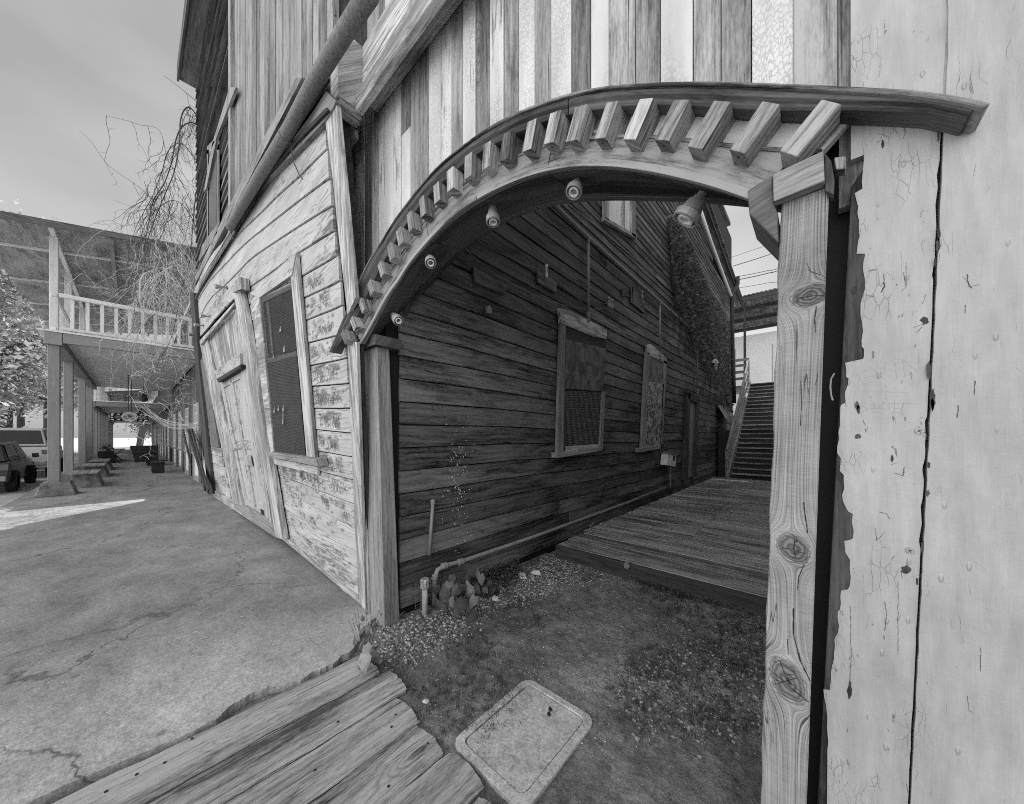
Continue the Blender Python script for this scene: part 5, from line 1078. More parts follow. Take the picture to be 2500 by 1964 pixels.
# ================================================================ porch building on the left
def porch(u0, u1, vf, zf, zr, label, posts, rail=True, vb=1.5, grp='covered porches along the pavement'):
    T = thing('porch', label, 'porch', (u0, vf, 0), grp)
    mb = MB(); mb.box((u1, vf-.15, zf-.33), (u0, vf+.15, zf), (1, 0, 0)); mb.build('beam', 'porch', T, .01)
    mb = MB(); mb.box((u0-.12, vf+.16, zf-.27), (u0, vb, zf), (0, 1, 0)); mb.build('beam', 'porch', T, .01)
    mb = MB(); mb.box((u1, vf+.16, zf-.16), (u0-.13, vb, zf-.1)); 
    mb.build('ceiling', 'porchceil', T)
    mb = MB(); mb.box((u1, vf-.25, zf), (u0+.03, vb, zf+.045)); mb.build('balcony_floor', 'rail', T, .008)
    for k, u_ in enumerate(posts):
        mb = MB(); w_ = .10; mb.box((u_-w_, vf-w_, .30), (u_+w_, vf+w_, zf-.33), (0, 0, 1)); mb.build('post', 'porch', T, .012)
        mb = MB(); w_ = .075; mb.box((u_-w_, vf-w_, zf+.05), (u_+w_, vf+w_, zr), (0, 0, 1)); mb.build('upper_post', 'rail', T, .012)
    if rail:
        mb = MB(); mb.box((u0-.06, vf+.1, zf+.95), (u0+.06, vb, zf+1.05), (0, 1, 0)); mb.box((u0-.06, vf+.1, zf+.08), (u0+.03, vb, zf+.15), (0, 1, 0)); mb.box((u1, vf-.05, zf+.97), (u0-.1, vf+.05, zf+1.04), (1, 0, 0)); mb.box((u1, vf-.04, zf+.08), (u0-.1, vf+.04, zf+.15), (1, 0, 0)); mb.build('railing', 'rail', T, .006)
        mb = MB(); k = vf+.28
        while k < vb: mb.box((u0-.05, k, zf+.15), (u0+.0, k+.07, zf+.97), (0, 0, 1)); k += .26
        k = u0-.3
        while k > u1: mb.box((k, vf-.025, zf+.15), (k+.05, vf+.025, zf+.97), (0, 0, 1)); k -= .24
        mb.build('balusters', 'rail', T, .004)
    sl = .16
    mb = MB(); r = lambda v: zr+.12+(v-vf)*sl
    mb.hexa([(u1, vf-1.3, r(vf-1.3)), (u0+.35, vf-1.3, r(vf-1.3)), (u0+.35, vb+.2, r(vb+.2)), (u1, vb+.2, r(vb+.2)), (u1, vf-1.3, r(vf-1.3)+.05), (u0+.35, vf-1.3, r(vf-1.3)+.05), (u0+.35, vb+.2, r(vb+.2)+.05), (u1, vb+.2, r(vb+.2)+.05)], (1, 0, 0)); mb.build('roof', 'ceil', T)
    mb = MB(); mb.hexa([(u0+.36, vf-1.32, r(vf-1.32)-.07), (u0+.40, vf-1.32, r(vf-1.32)-.07), (u0+.40, vb+.2, r(vb+.2)-.07), (u0+.36, vb+.2, r(vb+.2)-.07), (u0+.36, vf-1.32, r(vf-1.3)+.09), (u0+.40, vf-1.32, r(vf-1.32)+.09), (u0+.40, vb+.2, r(vb+.2)+.09), (u0+.36, vb+.2, r(vb+.2)+.09)], (0, 1, 0)); mb.build('verge_board', 'upperdark', T)
    rk = u0-1.6
    while rk > u1:
        mb = MB(); mb.beam((rk, vf-1.3, r(vf-1.3)-.03), (rk, vb+.15, r(vb+.15)-.03), .1, .05); mb.build('batten', 'rail', T); rk -= 3.2
    for v in (vf, vf+1.0, vf+2.0):
        mb = MB(); mb.beam((u1, v, r(v)-.06), (u0+.3, v, r(v)-.06), .09, .12); mb.build('rafter', 'rail' if v == vf else 'porch', T, .005)
    return T
porch(-15.1, -28.4, -1.4, 4.36, 6.95, 'two storey porch with white railing nearest the hanging vine', (-15.3, -18.4, -23.0, -26.6))
porch(-29.6, -44.5, -1.5, 3.5, 5.6, 'paler porch beyond the one with the white railing', (-29.8, -32.5, -35.5, -38.5, -41.5), rail=False)
porch(-46, -60, -1.5, 3.2, 5.2, 'farthest porch at the end of the pavement', (-46, -49, -52, -55, -58), rail=False)
# row buildings
def rowhouse(u0, u1, h, label, mat, k0):
    T = thing('row_house', label, 'building', (u0, 2, 0), 'shop buildings along the pavement')
    mb = MB(); mb.box((u1, 1.62, 0), (u0, 8.2, h)); mb.build('body', mat, T)
    mb = MB(); u_ = u0
    rg = random.Random(k0)
    while u_ > u1+.2:
        w_ = rg.uniform(.14, .22); mb.box((u_-w_+.004, 1.55+rg.uniform(0, .02), .9 if rg.random() < .8 else 0.0), (u_, 1.62, h), (0, 0, 1)); u_ -= w_
    mb.build('cladding', mat, T)
    u_ = u0-.5; 
    while u_ > u1+2.2:
        mb = MB(); mb.box((u_-1.3, 1.52, 1.0), (u_, 1.56, 2.7)); Wd = mb.build('shop_window', 'glassdark', T)
        mb = MB()
        for a in range(5): mb.box((u_-1.3+a*.32, 1.49, 1.0), (u_-1.27+a*.32, 1.52, 2.7), (0, 0, 1))
        for a in range(6): mb.box((u_-1.3, 1.495, 1.0+a*.34), (u_, 1.515, 1.025+a*.34), (1, 0, 0))
        mb.build('muntins', 'rail', Wd)
        mb = MB(); mb.box((u_-1.4, 1.45, .93), (u_+.1, 1.56, 1.0), (1, 0, 0)); mb.build('sill', 'porch', Wd)
        mb = MB(); mb.box((u_-1.3, 1.52, .18), (u_, 1.56, .92)); mb.build('stall_riser', 'white', T)
        mb = MB(); mb.box((u_-1.42, 1.49, 0), (u_-1.3, 1.56, 2.9), (0, 0, 1)); mb.box((u_, 1.49, 0), (u_+.12, 1.56, 2.9), (0, 0, 1)); mb.box((u_-1.3, 1.5, 0), (u_, 1.56, .18), (1, 0, 0)); mb.build('pilaster', 'porch', T, .004)
        u_ -= 3.0
    return T
rowhouse(-15.1, -28.6, 6.9, 'brown boarded shop front under the nearest porch', 'shop', 1)
rowhouse(-29.0, -45, 5.6, 'shop building under the paler porch', 'shop', 2)
rowhouse(-45.6, -60, 5.4, 'farthest shop building along the pavement', 'porch', 3)
# low storefront bay in the gap
T = thing('shop_bay', 'projecting shop bay with white panels just past the leaning building', 'building', (-14, 1.6, 0))
mb = MB(); mb.box((-15.0, 1.60, 0), (-12.95, 2.4, 2.9)); mb.build('body', 'shop', T)
for a, b in ((-13.0, -13.75), (-14.0, -14.8)):
    mb = MB(); mb.box((b, 1.54, .2), (a, 1.6, .8)); mb.build('panel', 'white', T, .01)
    mb = MB(); mb.box((b-.08, 1.52, 0), (b, 1.6, 2.8), (0, 0, 1)); mb.box((a, 1.52, 0), (a+.08, 1.6, 2.8), (0, 0, 1)); mb.box((b, 1.52, .82), (a, 1.6, .92), (1, 0, 0)); mb.box((b, 1.52, 0), (a, 1.6, .18), (1, 0, 0)); mb.build('frame', 'porch', T, .005)
    mb = MB(); mb.box((b, 1.56, .92), (a, 1.58, 2.5)); Wd = mb.build('window', 'glassdark', T)
    mb = MB()
    for k in range(4): mb.box((b+.19*k, 1.53, .92), (b+.19*k+.025, 1.56, 2.5), (0, 0, 1))
    for k in range(6): mb.box((b, 1.535, .92+.3*k), (a, 1.555, .945+.3*k), (1, 0, 0))
    mb.build('muntins', 'wire', Wd)
# leaning dark boards
for i, (q, lab) in enumerate([([(440, 1040), (449, 1040), (468, 1126), (461, 1128)], 'short dark plank leaning by the shop bay'), ([(452, 1048), (467, 1046), (506, 1192), (497, 1192)], 'long dark plank leaning against the shop bay'), ([(462, 1050), (474, 1048), (512, 1200), (506, 1200)], 'dark plank leaning tight against the corner of the leaning building')]):
    t = (0, 1)[i > 0]; a0, a1 = PV(*lerp2(q[0], q[1], .5), 1.38), PV(*lerp2(q[2], q[3], .5), 1.2); mb = MB(); mb.beam(a0, a1, (.13, .17, .12)[i], .035, (0, 1, 0)); tag(mb.build('leaning_plank', 'darkwood', None, .004), lab, 'plank', 'planks leaning by the shop bay')
# concrete footings and plank benches
def block(u_, v, lab, s=1.0):
    mb = MB(); h = .38*s; a, b = .40*s, .27*s
    mb.hexa([(u_-a, v-a*.9, 0), (u_+a, v-a*.9, 0), (u_+a, v+a*.9, 0), (u_-a, v+a*.9, 0), (u_-b, v-b*.9, h), (u_+b, v-b*.9, h), (u_+b, v+b*.9, h), (u_-b, v+b*.9, h)]); tag(mb.build('concrete_footing', 'concrete_block', None, .02), lab, 'footing', 'concrete footings under the porch posts')
fl = ['mottled concrete footing under the nearest porch post', 'concrete footing under the second porch post', 'concrete footing under the third porch post', 'concrete footing under the fourth porch post', 'concrete footing under the first post of the paler porch', 'concrete footing under the second post of the paler porch', 'concrete footing under the third post of the paler porch']
for i, u_ in enumerate((-15.3, -18.4, -23.0, -26.6, -29.8, -32.5, -35.5)): block(u_, -1.35, fl[i], 0.95 if i == 0 else 0.9)
for i, (u0, u1, lab) in enumerate([(-16.6, -18.1, 'plank bench resting between the first two footings'), (-20.4, -22.3, 'plank bench against the third porch post'), (-24, -26.3, 'plank bench with its top in sun by the fourth post'), (-31, -34.5, 'farthest plank bench under the paler porch')]):
    t_ = thing('plank_bench', lab, 'bench', (u0, -1.0, 0), 'plank benches between the posts')
    mb = MB()
    for k in range(3): mb.box((u1, -1.30+k*.2, .42), (u0, -1.11+k*.2, .46), (1, 0, 0))
    mb.build('seat', 'post', t_, .006)
    for e in (u1+.3, u0-.3): mb = MB(); mb.hexa([(e-.22, -1.25, 0), (e+.22, -1.25, 0), (e+.22, -.62, 0), (e-.22, -.62, 0), (e-.14, -1.2, .42), (e+.14, -1.2, .42), (e+.14, -.75, .42), (e-.14, -.75, .42)]); mb.build('support', 'concrete_block', t_, .015)
# small furniture further down
def bench(u_, v, lab):
    t_ = thing('bench', lab, 'bench', (u_, v, 0), 'benches beside the shop fronts'); mb = MB(); mb.box((u_-.7, v-.2, .42), (u_+.7, v+.2, .47), (1, 0, 0)); mb.build('seat', 'darkwood', t_, .01)
    for a in (-.6, .6): mb = MB(); mb.box((u_+a-.03, v-.18, 0), (u_+a+.03, v+.18, .42)); mb.build('leg', 'darkwood', t_)
bench(-21.5, .75, 'dark bench nearest, beside the brown shop front'); bench(-27, .7, 'dark bench farther along, beside the shop front')
t_ = thing('stacked_crates', 'stack of dark boxes and boards in front of the far shop', 'crates', (-31, .5, 0))
mb = MB()
for k in range(4): mb.box((-31.6, .1-.06*k, .25*k), (-30.6, 1.1, .25*k+.22), (1, 0, 0))
mb.build('crate', 'darkwood', t_, .01); mb = MB(); mb.beam((-31.2, .3, .9), (-31.2, .45, 2.2), .3, .05, (1, 0, 0)); mb.build('loose_board', 'post', t_)
t_ = thing('folding_table', 'small table with crossed legs at the post row', 'table', (-33, -.7, 0)); mb = MB(); mb.box((-33.5, -1.1, .72), (-32.5, -.3, .76)); mb.build('top', 'wire', t_)
for a in (-33.3, -32.7):
    mb = MB(); mb.beam((a, -1.0, 0), (a, -.4, .72), .04, .04); mb.beam((a+.05, -.4, 0), (a+.05, -1.0, .72), .04, .04); mb.build('leg', 'wire', t_)
t_ = thing('planter_box', 'dark planter box with a bushy plant by the posts', 'planter', (-30.8, -1.0, 0)); mb = MB(); mb.box((-31.2, -1.3, 0), (-30.4, -.7, .7)); mb.build('box', 'darkwood', t_, .01)
def leafball(name, c, rad, n, s_, mat, parent, seed=1, flat=1.0, noise_=.5):
    rg = np.random.RandomState(seed); d = rg.normal(size=(n, 3)); d /= np.linalg.norm(d, axis=1)[:, None]; r = rad*rg.rand(n)**(1/2.2)
    k = 1+noise_*np.sin(d[:, 0]*5+seed)*np.sin(d[:, 1]*4+1.3*seed)*np.cos(d[:, 2]*6); P = d*(r*k)[:, None]; P[:, 2] *= flat; P += np.array(c)
    a = rg.normal(size=(n, 3)); a /= np.linalg.norm(a, axis=1)[:, None]; b = np.cross(a, rg.normal(size=(n, 3))); b /= np.linalg.norm(b, axis=1)[:, None]; sz = s_*(.6+.8*rg.rand(n))[:, None]
    Vv = np.stack([P-a*sz, P+b*sz*.5, P+a*sz, P-b*sz*.5], 1).reshape(-1, 3); return np_mesh(name, Vv, np.arange(4*n).reshape(-1, 4), rg.rand(n), mat, parent)
leafball('plant', (-30.8, -1.0, .9), .3, 120, .07, 'leaf', t_, 4)
# hanging film strip sign
t_ = thing('hanging_sign', 'hanging film strip sign with a pale oval over the pavement', 'sign', (-21, .0, 3))
us_ = -22.0; pa, pb = PU(269, 1008, us_), PU(362, 1027, us_)
va, vb_ = pa.y, PU(362, 1010, us_).y; z1, z0 = pa.z, PU(269, 1028, us_).z
mb = MB(); mb.box((us_-.03, va, z0), (us_+.0, vb_, z1)); mb.build('board', 'black', t_, .005)
mb = MB(); mb.box((us_+.001, va+.12, z0+.11), (us_+.006, vb_-.12, z1-.11)); mb.build('film_frame', 'ply', t_)
mb = MB(); k = va+.03
while k < vb_-.08: mb.box((us_+.001, k, z1-.075), (us_+.008, k+.07, z1-.035)); mb.box((us_+.001, k, z0+.035), (us_+.008, k+.07, z0+.075)); k += .16
k = z0+.12
while k < z1-.12: mb.box((us_+.001, va+.025, k), (us_+.008, va+.075, k+.05)); k += .1
mb.build('sprocket_holes', 'white', t_)
c = PU(317, 1018, us_+.02); mb = MB(); rx, rz = abs(PU(337, 1018, us_).y-c.y), abs(PU(317, 1006, us_).z-c.z)
mb.add([(us_+.012, c.y+rx*math.cos(2*math.pi*i/32), c.z+rz*math.sin(2*math.pi*i/32)) for i in range(32)]+[(us_+.03, c.y+rx*.97*math.cos(2*math.pi*i/32), c.z+rz*.97*math.sin(2*math.pi*i/32)) for i in range(32)], [tuple(range(32, 64))]+[(i, (i+1) % 32, 32+(i+1) % 32, 32+i) for i in range(32)]); mb.build('oval', 'oval', t_)
mb = MB(); YZ = lambda a, b, o: V((us_+.031+o, a, b))
for i in range(14): a = math.pi*(i+.5)/14; mb.beam(YZ(c.y-rx*.3*math.cos(a), c.z+.0+rz*.25*math.sin(a)*(1 if i % 2 else 1), .002), YZ(c.y-rx*.55*math.cos(a), c.z+rz*.55*math.sin(a), .002), .008, .002, (1, 0, 0))
lathe(mb, (us_+.031, c.y, c.z+.02), (1, 0, 0), [(0, .06), (.003, .055)], 14)
for i, ch in enumerate('GALLERY'):
    pass
for i in range(9): a = -math.pi*(i+1)/10; mb.beam(YZ(c.y-rx*.75*math.cos(a)-.03, c.z+rz*.62*math.sin(a), .002), YZ(c.y-rx*.75*math.cos(a)+.03, c.z+rz*.62*math.sin(a)+.08, .002), .02, .002, (1, 0, 0))
mb.build('lettering', 'wire', t_)
mb = MB()
for v in (va+.5, vb_-.5): mb.tube([(us_, v, z1), (us_, v, 4.2)], .015, 6)
mb.build('hanger', 'wire', t_)
# pendant lanterns under the far porches
for i, (u_, z_) in enumerate(((-26, 3.75), (-32, 3.2))):
    t_ = thing('pendant_lantern', ['dark pendant lantern under the nearest porch ceiling', 'dark pendant lantern under the paler porch ceiling'][i], 'lantern', (u_, .4, z_), 'pendant lanterns'); mb = MB(); lathe(mb, (u_, .4, z_), (0, 0, -1), [(0, .03), (.05, .12), (.1, .18), (.35, .14), (.4, .05)], 10); mb.build('cage', 'wire', t_); mb = MB(); mb.tube([(u_, .4, z_), (u_, .4, z_+.45)], .012, 6); mb.build('rod', 'wire', t_)
# ================================================================ vehicles at the kerb
def car(name, label, cat, loc, ang, mat, tall=1.0, L=4.6, Wd=1.8, prof=None, pick=False):
    """side profile in (x, z); x forward"""
    T = thing(name, label, cat, (loc[0], loc[1], -.18)); ca, sa = math.cos(ang), math.sin(ang)
    def X(x, y, z): return V((loc[0]+x*ca-y*sa, loc[1]+x*sa+y*ca, z*tall-.18))
    h = L/2; body = [(-h, .35), (-h, .75), (-h+.05, 1.0), (-h+.25, 1.05), (h-1.35, 1.05), (h-.5, .98), (h-.08, .8), (h, .55), (h-.05, .32)]
    mb = MB()
    def loft(P, ws, mbx):
        vs = []; n = len(P)
        for side, k in ((-1, 0), (1, 0)):
            for (x, z), w_ in zip(P, ws): vs.append(X(x, side*w_, z))
        mbx.add(vs, [tuple(range(n))[::-1], tuple(range(n, 2*n))]+[(i, (i+1) % n, n+(i+1) % n, n+i) for i in range(n)])
    loft(body, [Wd/2*k for k in (.94, .98, .97, .9, .92, .9, .86, .88, .9)], mb); mb.build('body', mat, T, .05)
    cab = [(-h+.12, 1.05), (-h+.35, 1.62), (h-2.2, 1.66), (h-1.35, 1.05)] if not pick else [(-.6, 1.05), (-.45, 1.66), (.75, 1.68), (1.35, 1.05)]
    mb = MB(); loft(cab, [Wd/2*k for k in (.9, .76, .76, .9)], mb); mb.build('cabin', mat, T, .04)
    x0, x1, x2, x3 = cab[0][0], cab[1][0], cab[2][0], cab[3][0]
    for s_ in (-1, 1):
        mb = MB(); f = lambda x, z: X(x, s_*(Wd/2*(.905-.14*(z-1.05)/.6)+.006), z)
        m_ = (x0+x3)/2
        for (a, b, c_, d) in ((x0+.22, m_-.05, x1+.1, m_-.05), (m_+.05, x3-.25, m_+.05, x2-.02)):
            q = [f(a, 1.1), f(b, 1.1), f(d, 1.56), f(c_, 1.56)]; mb.add(q if s_ < 0 else q[::-1], [(0, 1, 2, 3)])
        mb.build('side_window', 'glassdark', T)
        mb = MB(); mb.beam(X(h-1.75, s_*Wd*.52, 1.12), X(h-1.75, s_*Wd*.6, 1.14), .08, .16); mb.build('mirror', mat, T, .02)
    for (a, b) in (((x0, 1.1), (x1, 1.58)), ((x3, 1.1), (x2, 1.6))):
        sg = -1 if a[0] < 0 else 1; mb = MB(); q = [X(a[0]+sg*.012-(sg*.03), -Wd*.40, 1.12), X(a[0]+sg*.012-(sg*.03), Wd*.40, 1.12), X(b[0]+sg*.03, Wd*.35, 1.56), X(b[0]+sg*.03, -Wd*.35, 1.56)]
        mb.add(q if sg > 0 else q[::-1], [(0, 1, 2, 3)]); mb.build('windscreen', 'glassdark', T)
    for xx in (-h+.85, h-.9):
        for s_ in (-1, 1):
            d = X(0, s_, 0)-X(0, 0, 0); mb = MB(); lathe(mb, X(xx, s_*(Wd/2-.20), .33/tall), d, [(0, .33), (.02, .345), (.19, .345), (.21, .31), (.21, .2)], 24); wh = mb.build('wheel', 'rubber', T); mb = MB(); lathe(mb, X(xx, s_*(Wd/2-.02), .33/tall), d, [(0, .2), (.03, .19), (.03, .05)], 18); mb.build('rim', 'galv', wh)
    for s_ in (-1, 1):
        mb = MB(); mb.beam(X(-h-.012, s_*Wd*.38, .86), X(-h-.012, s_*Wd*.47, .86), .03, .18); mb.build('tail_light', 'ply', T); mb = MB(); mb.beam(X(h-.02, s_*Wd*.28, .74), X(h-.02, s_*Wd*.44, .74), .05, .13); mb.build('headlight', 'glassdark', T)
    mb = MB(); mb.beam(X(-h-.06, -Wd*.46, .5), X(-h-.06, Wd*.46, .5), .14, .16); mb.build('bumper', 'galv', T, .03); mb = MB(); mb.beam(X(h+.02, -Wd*.46, .48), X(h+.02, Wd*.46, .48), .14, .18); mb.build('bumper', 'galv', T, .03)
    return T
car('parked_car', 'black car at the left edge with its door mirror showing', 'car', (-20.6, -3.35), math.pi, 'carblack', .95)
car('parked_van', 'tall silver vehicle parked behind the porch posts', 'van', (-26.6, -3.25), math.pi, 'silver', 1.28, 5.2, 1.95)
car('parked_pickup', 'pickup truck parked farther along the kerb', 'pickup', (-32.5, -4.3), math.pi, 'ply', 1.1, 5.2, 1.9, pick=True)
# ================================================================ trees across the street
def tree(u_, v, h, r_, lab, seed, mat='treeleaf', n=15000):
    T = thing('street_tree', lab, 'tree', (u_, v, -.18), 'trees across the street'); rg = random.Random(seed); mb = MB()
    mb.tube([(u_, v, -.2), (u_+.1, v, h*.25), (u_, v+.1, h*.5), (u_+.1, v, h*.85)], [.3, .24, .17, .04], 9)
    tips = []
    for k in range(13):
        z = h*rg.uniform(.25, .8); a = rg.uniform(0, 6.28); L = r_*rg.uniform(.6, 1.1); e = V((u_+L*math.cos(a), v+L*math.sin(a), z+L*.5)); mb.tube([(u_, v, z), V((u_, v, z)).lerp(e, .5)+V((0, 0, .2)), e], [.1, .06, .02], 6); tips.append(e)
    mb.build('trunk', 'bark', T)
    P = []; rgn = np.random.RandomState(seed); cs = tips+[V((u_, v, h*.75))]; per = n//len(cs); allv = []; 
    for c in cs:
        m = per; d = rgn.normal(size=(m, 3))*r_*.26; allv.append(np.array(c)+d)
    P = np.concatenate(allv); m = len(P); a = rgn.normal(size=(m, 3)); a /= np.linalg.norm(a, axis=1)[:, None]; b = np.cross(a, rgn.normal(size=(m, 3))); b /= np.linalg.norm(b, axis=1)[:, None]; s_ = (.11 if h < 10 else .15)*(.5+rgn.rand(m))[:, None]
    Vv = np.stack([P-a*s_, P+b*s_*.6, P+a*s_, P-b*s_*.6], 1).reshape(-1, 3); np_mesh('crown', Vv, np.arange(4*m).reshape(-1, 4), rgn.rand(m), mat, T)
for i, (u_, v, h, r_, lab) in enumerate([(-46, -7.5, 15, 4.6, 'sunlit bushy tree nearest across the street'), (-56, -5.5, 17, 5, 'second sunlit tree across the street behind the van'), (-52, -12, 19, 5.5, 'tree across the street seen between the porch posts'), (-64, -8, 18, 5.5, 'tree farther along the street beyond the pickup'), (-38, -9.5, 14, 4.5, 'tree at the left edge behind the porch roof'), (-74, 3, 5.5, 3.2, 'dark low tree closing the far end of the pavement'), (-66, -9, 8, 3.4, 'far tree beside the end of the street')]):
    tree(u_, v, h, r_, lab, 11+i, 'leaf' if i in (5,) else 'treeleaf')

# ================================================================ hanging bare vine
HV = thing('hanging_bare_vine', 'tangled leafless vine hanging from the far end of the leaning building', 'vine', (-13.2, .8, 8))
rg = random.Random(21)
dark = MB(); pale = MB()
def vwalk(p, d, n, step, r0, curl, grav, mbx, twig=True, depth=0):
    pts = [V(p)]; d = V(d).normalized()
    for i in range(n):
        d = (d+V((rg.gauss(0, curl), rg.gauss(0, curl), rg.gauss(0, curl)))+V((0, 0, -grav))).normalized(); pts.append(pts[-1]+d*step*rg.uniform(.7, 1.3))
        if twig and rg.random() < .5 and depth < 2:
            a = V((rg.gauss(0, 1), rg.gauss(0, 1), rg.gauss(-.3, .7))).normalized(); vwalk(pts[-1], a, rg.randint(2, 5), step*.45, r0*.55, .35, .1, mbx, depth == 0 and rg.random() < .4, depth+1)
    mbx.tube(pts, [r0*(1-.6*i/len(pts)) for i in range(len(pts))], 5)
# traced main stems (pixels, distance)
stems = [[(500, 300, 9.3), (478, 278, 9.0), (462, 262, 8.9), (448, 272, 8.8), (440, 300, 8.8), (438, 350, 8.8), (425, 420, 8.8), (405, 470, 8.8), (380, 530, 8.7), (352, 610, 8.7)],
 [(498, 320, 9.4), (470, 300, 9.1), (445, 310, 9), (430, 340, 8.9), (418, 400, 8.9), (400, 450, 8.9), (375, 490, 8.8), (360, 560, 8.8), (345, 640, 8.7)],
 [(498, 420, 9.4), (470, 380, 9.1), (440, 350, 9), (410, 370, 8.9), (395, 420, 8.9), (372, 480, 8.8), (350, 520, 8.8), (330, 560, 8.8), (322, 600, 8.8)],
 [(480, 640, 9.2), (440, 560, 9), (405, 520, 8.9), (370, 485, 8.8), (330, 450, 8.7), (300, 430, 8.6), (260, 400, 8.5), (225, 350, 8.3), (193, 317, 8.2)],
 [(470, 500, 9.2), (440, 440, 9), (410, 390, 8.9), (398, 340, 8.9), (388, 318, 8.8), (370, 309, 8.8), (345, 306, 8.7), (310, 295, 8.6), (260, 283, 8.5)],
 [(495, 260, 9.3), (470, 240, 9), (440, 215, 8.9), (400, 185, 8.8)],
 [(480, 560, 9.2), (455, 510, 9.1), (420, 490, 9), (380, 515, 8.9), (350, 560, 8.8), (335, 640, 8.8), (330, 720, 8.7), (325, 800, 8.7)],
 [(478, 470, 9.2), (470, 560, 9.2), (462, 640, 9.2), (440, 720, 9.1), (420, 820, 9.0), (380, 900, 9.0)],
 [(380, 660, 8.8), (350, 672, 8.7), (342, 700, 8.7), (343, 740, 8.7), (352, 770, 8.7)], [(420, 650, 8.8), (390, 668, 8.8), (370, 680, 8.8), (348, 690, 8.8)]]
for i, s_ in enumerate(stems):
    P = catm([PD(x, y, d) for x, y, d in s_], 7); m = dark if i < 8 else pale
    r0 = [.018, .016, .011, .007, .007, .009, .009, .011, .024, .012][i]
    m.tube(P, [r0*(1-.6*k/len(P)) for k in range(len(P))], 6)
    for k in range(2, len(P), 2 if i not in (3, 4, 5) else 9):
        if rg.random() < .8: vwalk(P[k], (rg.gauss(0, .4), rg.gauss(0, .4), -.9), rg.randint(5, 16), .11, .0055, .26, .16, m)
for k in range(130):   # curtain of strands
    x = rg.uniform(345, 485) if k < 40 else rg.uniform(330, 480); y = rg.uniform(430, 760); p = PD(x, y, rg.uniform(8.6, 9.6)); vwalk(p, (rg.gauss(0, .4), rg.gauss(0, .3), -.8), rg.randint(8, 26), .12, .005, .24, .14, dark if y < 520 else pale)
for k in range(80):
    x = rg.uniform(325, 478); y = rg.uniform(620, 1030); p = PD(x, y, rg.uniform(8.8, 10)); vwalk(p, (rg.gauss(0, 1), rg.gauss(0, .5), rg.gauss(-.2, .6)), rg.randint(5, 15), .10, .0045, .42, .06, pale)
for k in range(12):
    a = [(350+rg.uniform(-10, 20), 1000+rg.uniform(-15, 15)), (410, 1035+rg.uniform(-12, 10)), (475, 1040+rg.uniform(-8, 8))]; pale.tube(catm([PD(x, y, 10.2) for x, y in a], 6), .0035, 5)
dark.build('stems_painted_backlit', 'vine', HV); pale.build('stems_painted_sunlit', 'vinesunlit', HV)  # two painted tones of one vine: backlit silhouette above, sunlit twigs below

# ================================================================ alley floor dressing
FE = [.055]
def pix_region(n, poly, z=-.03, seed=1):
    r = np.random.RandomState(seed); out = []
    P = [PG(x, y, z) for x, y in poly]; Q = [(p.x, p.y) for p in P]; x0, x1 = min(q[0] for q in Q), max(q[0] for q in Q); y0, y1 = min(q[1] for q in Q), max(q[1] for q in Q)
    while len(out) < n:
        x, y = r.uniform(x0, x1), r.uniform(y0, y1)
        if inpoly(x, y, Q): out.append((x, y))
    return np.array(out)+np.random.RandomState(seed+50).randn(len(out), 2)*FE[0]
ICO = np.array([(-.5, -.9, 0), (.6, -.8, 0), (1, .1, 0), (.4, .9, 0), (-.6, .8, 0), (-1, -.1, 0), (-.3, -.5, .6), (.4, -.4, .65), (.5, .4, .6), (-.4, .4, .62)])
IF = [(6, 7, 8), (6, 8, 9), (0, 1, 7), (0, 7, 6), (1, 2, 7), (2, 8, 7), (2, 3, 8), (3, 4, 9), (3, 9, 8), (4, 5, 9), (5, 6, 9), (5, 0, 6)]
def pebbles(name, sets, z=-.035, seed=1):
    r = np.random.RandomState(seed); Vs = []; Fs = []; Rs_ = []; off = 0
    for pts, s0, s1, bright in sets:
        for (x, y) in pts:
            s = s0+(s1-s0)*r.rand()**2.2; a = r.rand()*6.28; c, d = math.cos(a), math.sin(a); k = ICO*(1+.25*r.randn(10, 3)); k = k*np.array([s, s*r.uniform(.6, .9), s*r.uniform(.5, .9)])
            q = np.stack([k[:, 0]*c-k[:, 1]*d+x, k[:, 0]*d+k[:, 1]*c+y, k[:, 2]+z], 1); q[:, 2] += dirt_z(x, y)+.035; Vs.append(q); Fs.append(np.array(IF)+off); off += 10; Rs_ += [min(1, r.rand()*bright)]*12
    return np_mesh(name, np.concatenate(Vs), np.concatenate(Fs), np.array(Rs_), 'stone')
gr = [(pix_region(6500, [(925, 1500), (1130, 1490), (1345, 1355), (1440, 1380), (1330, 1450), (1200, 1500), (1060, 1590), (960, 1640), (925, 1590)], seed=2), .004, .017, 1.15),
      (pix_region(3200, [(1500, 1640), (1880, 1480), (1900, 1800), (1560, 1800)], seed=3), .004, .017, .9),
      (pix_region(5500, [(925, 1560), (1400, 1400), (1870, 1480), (1870, 1790), (1000, 1790)], seed=4), .002, .007, 1.1),
      (pix_region(500, [(1180, 1420), (1430, 1380), (1500, 1410), (1330, 1440)], seed=6), .004, .016, 1.2)]
tag(pebbles('gravel', gr), 'small pale and dark pebbles strewn along the foot of the wall and the dirt', 'gravel', kind='stuff')
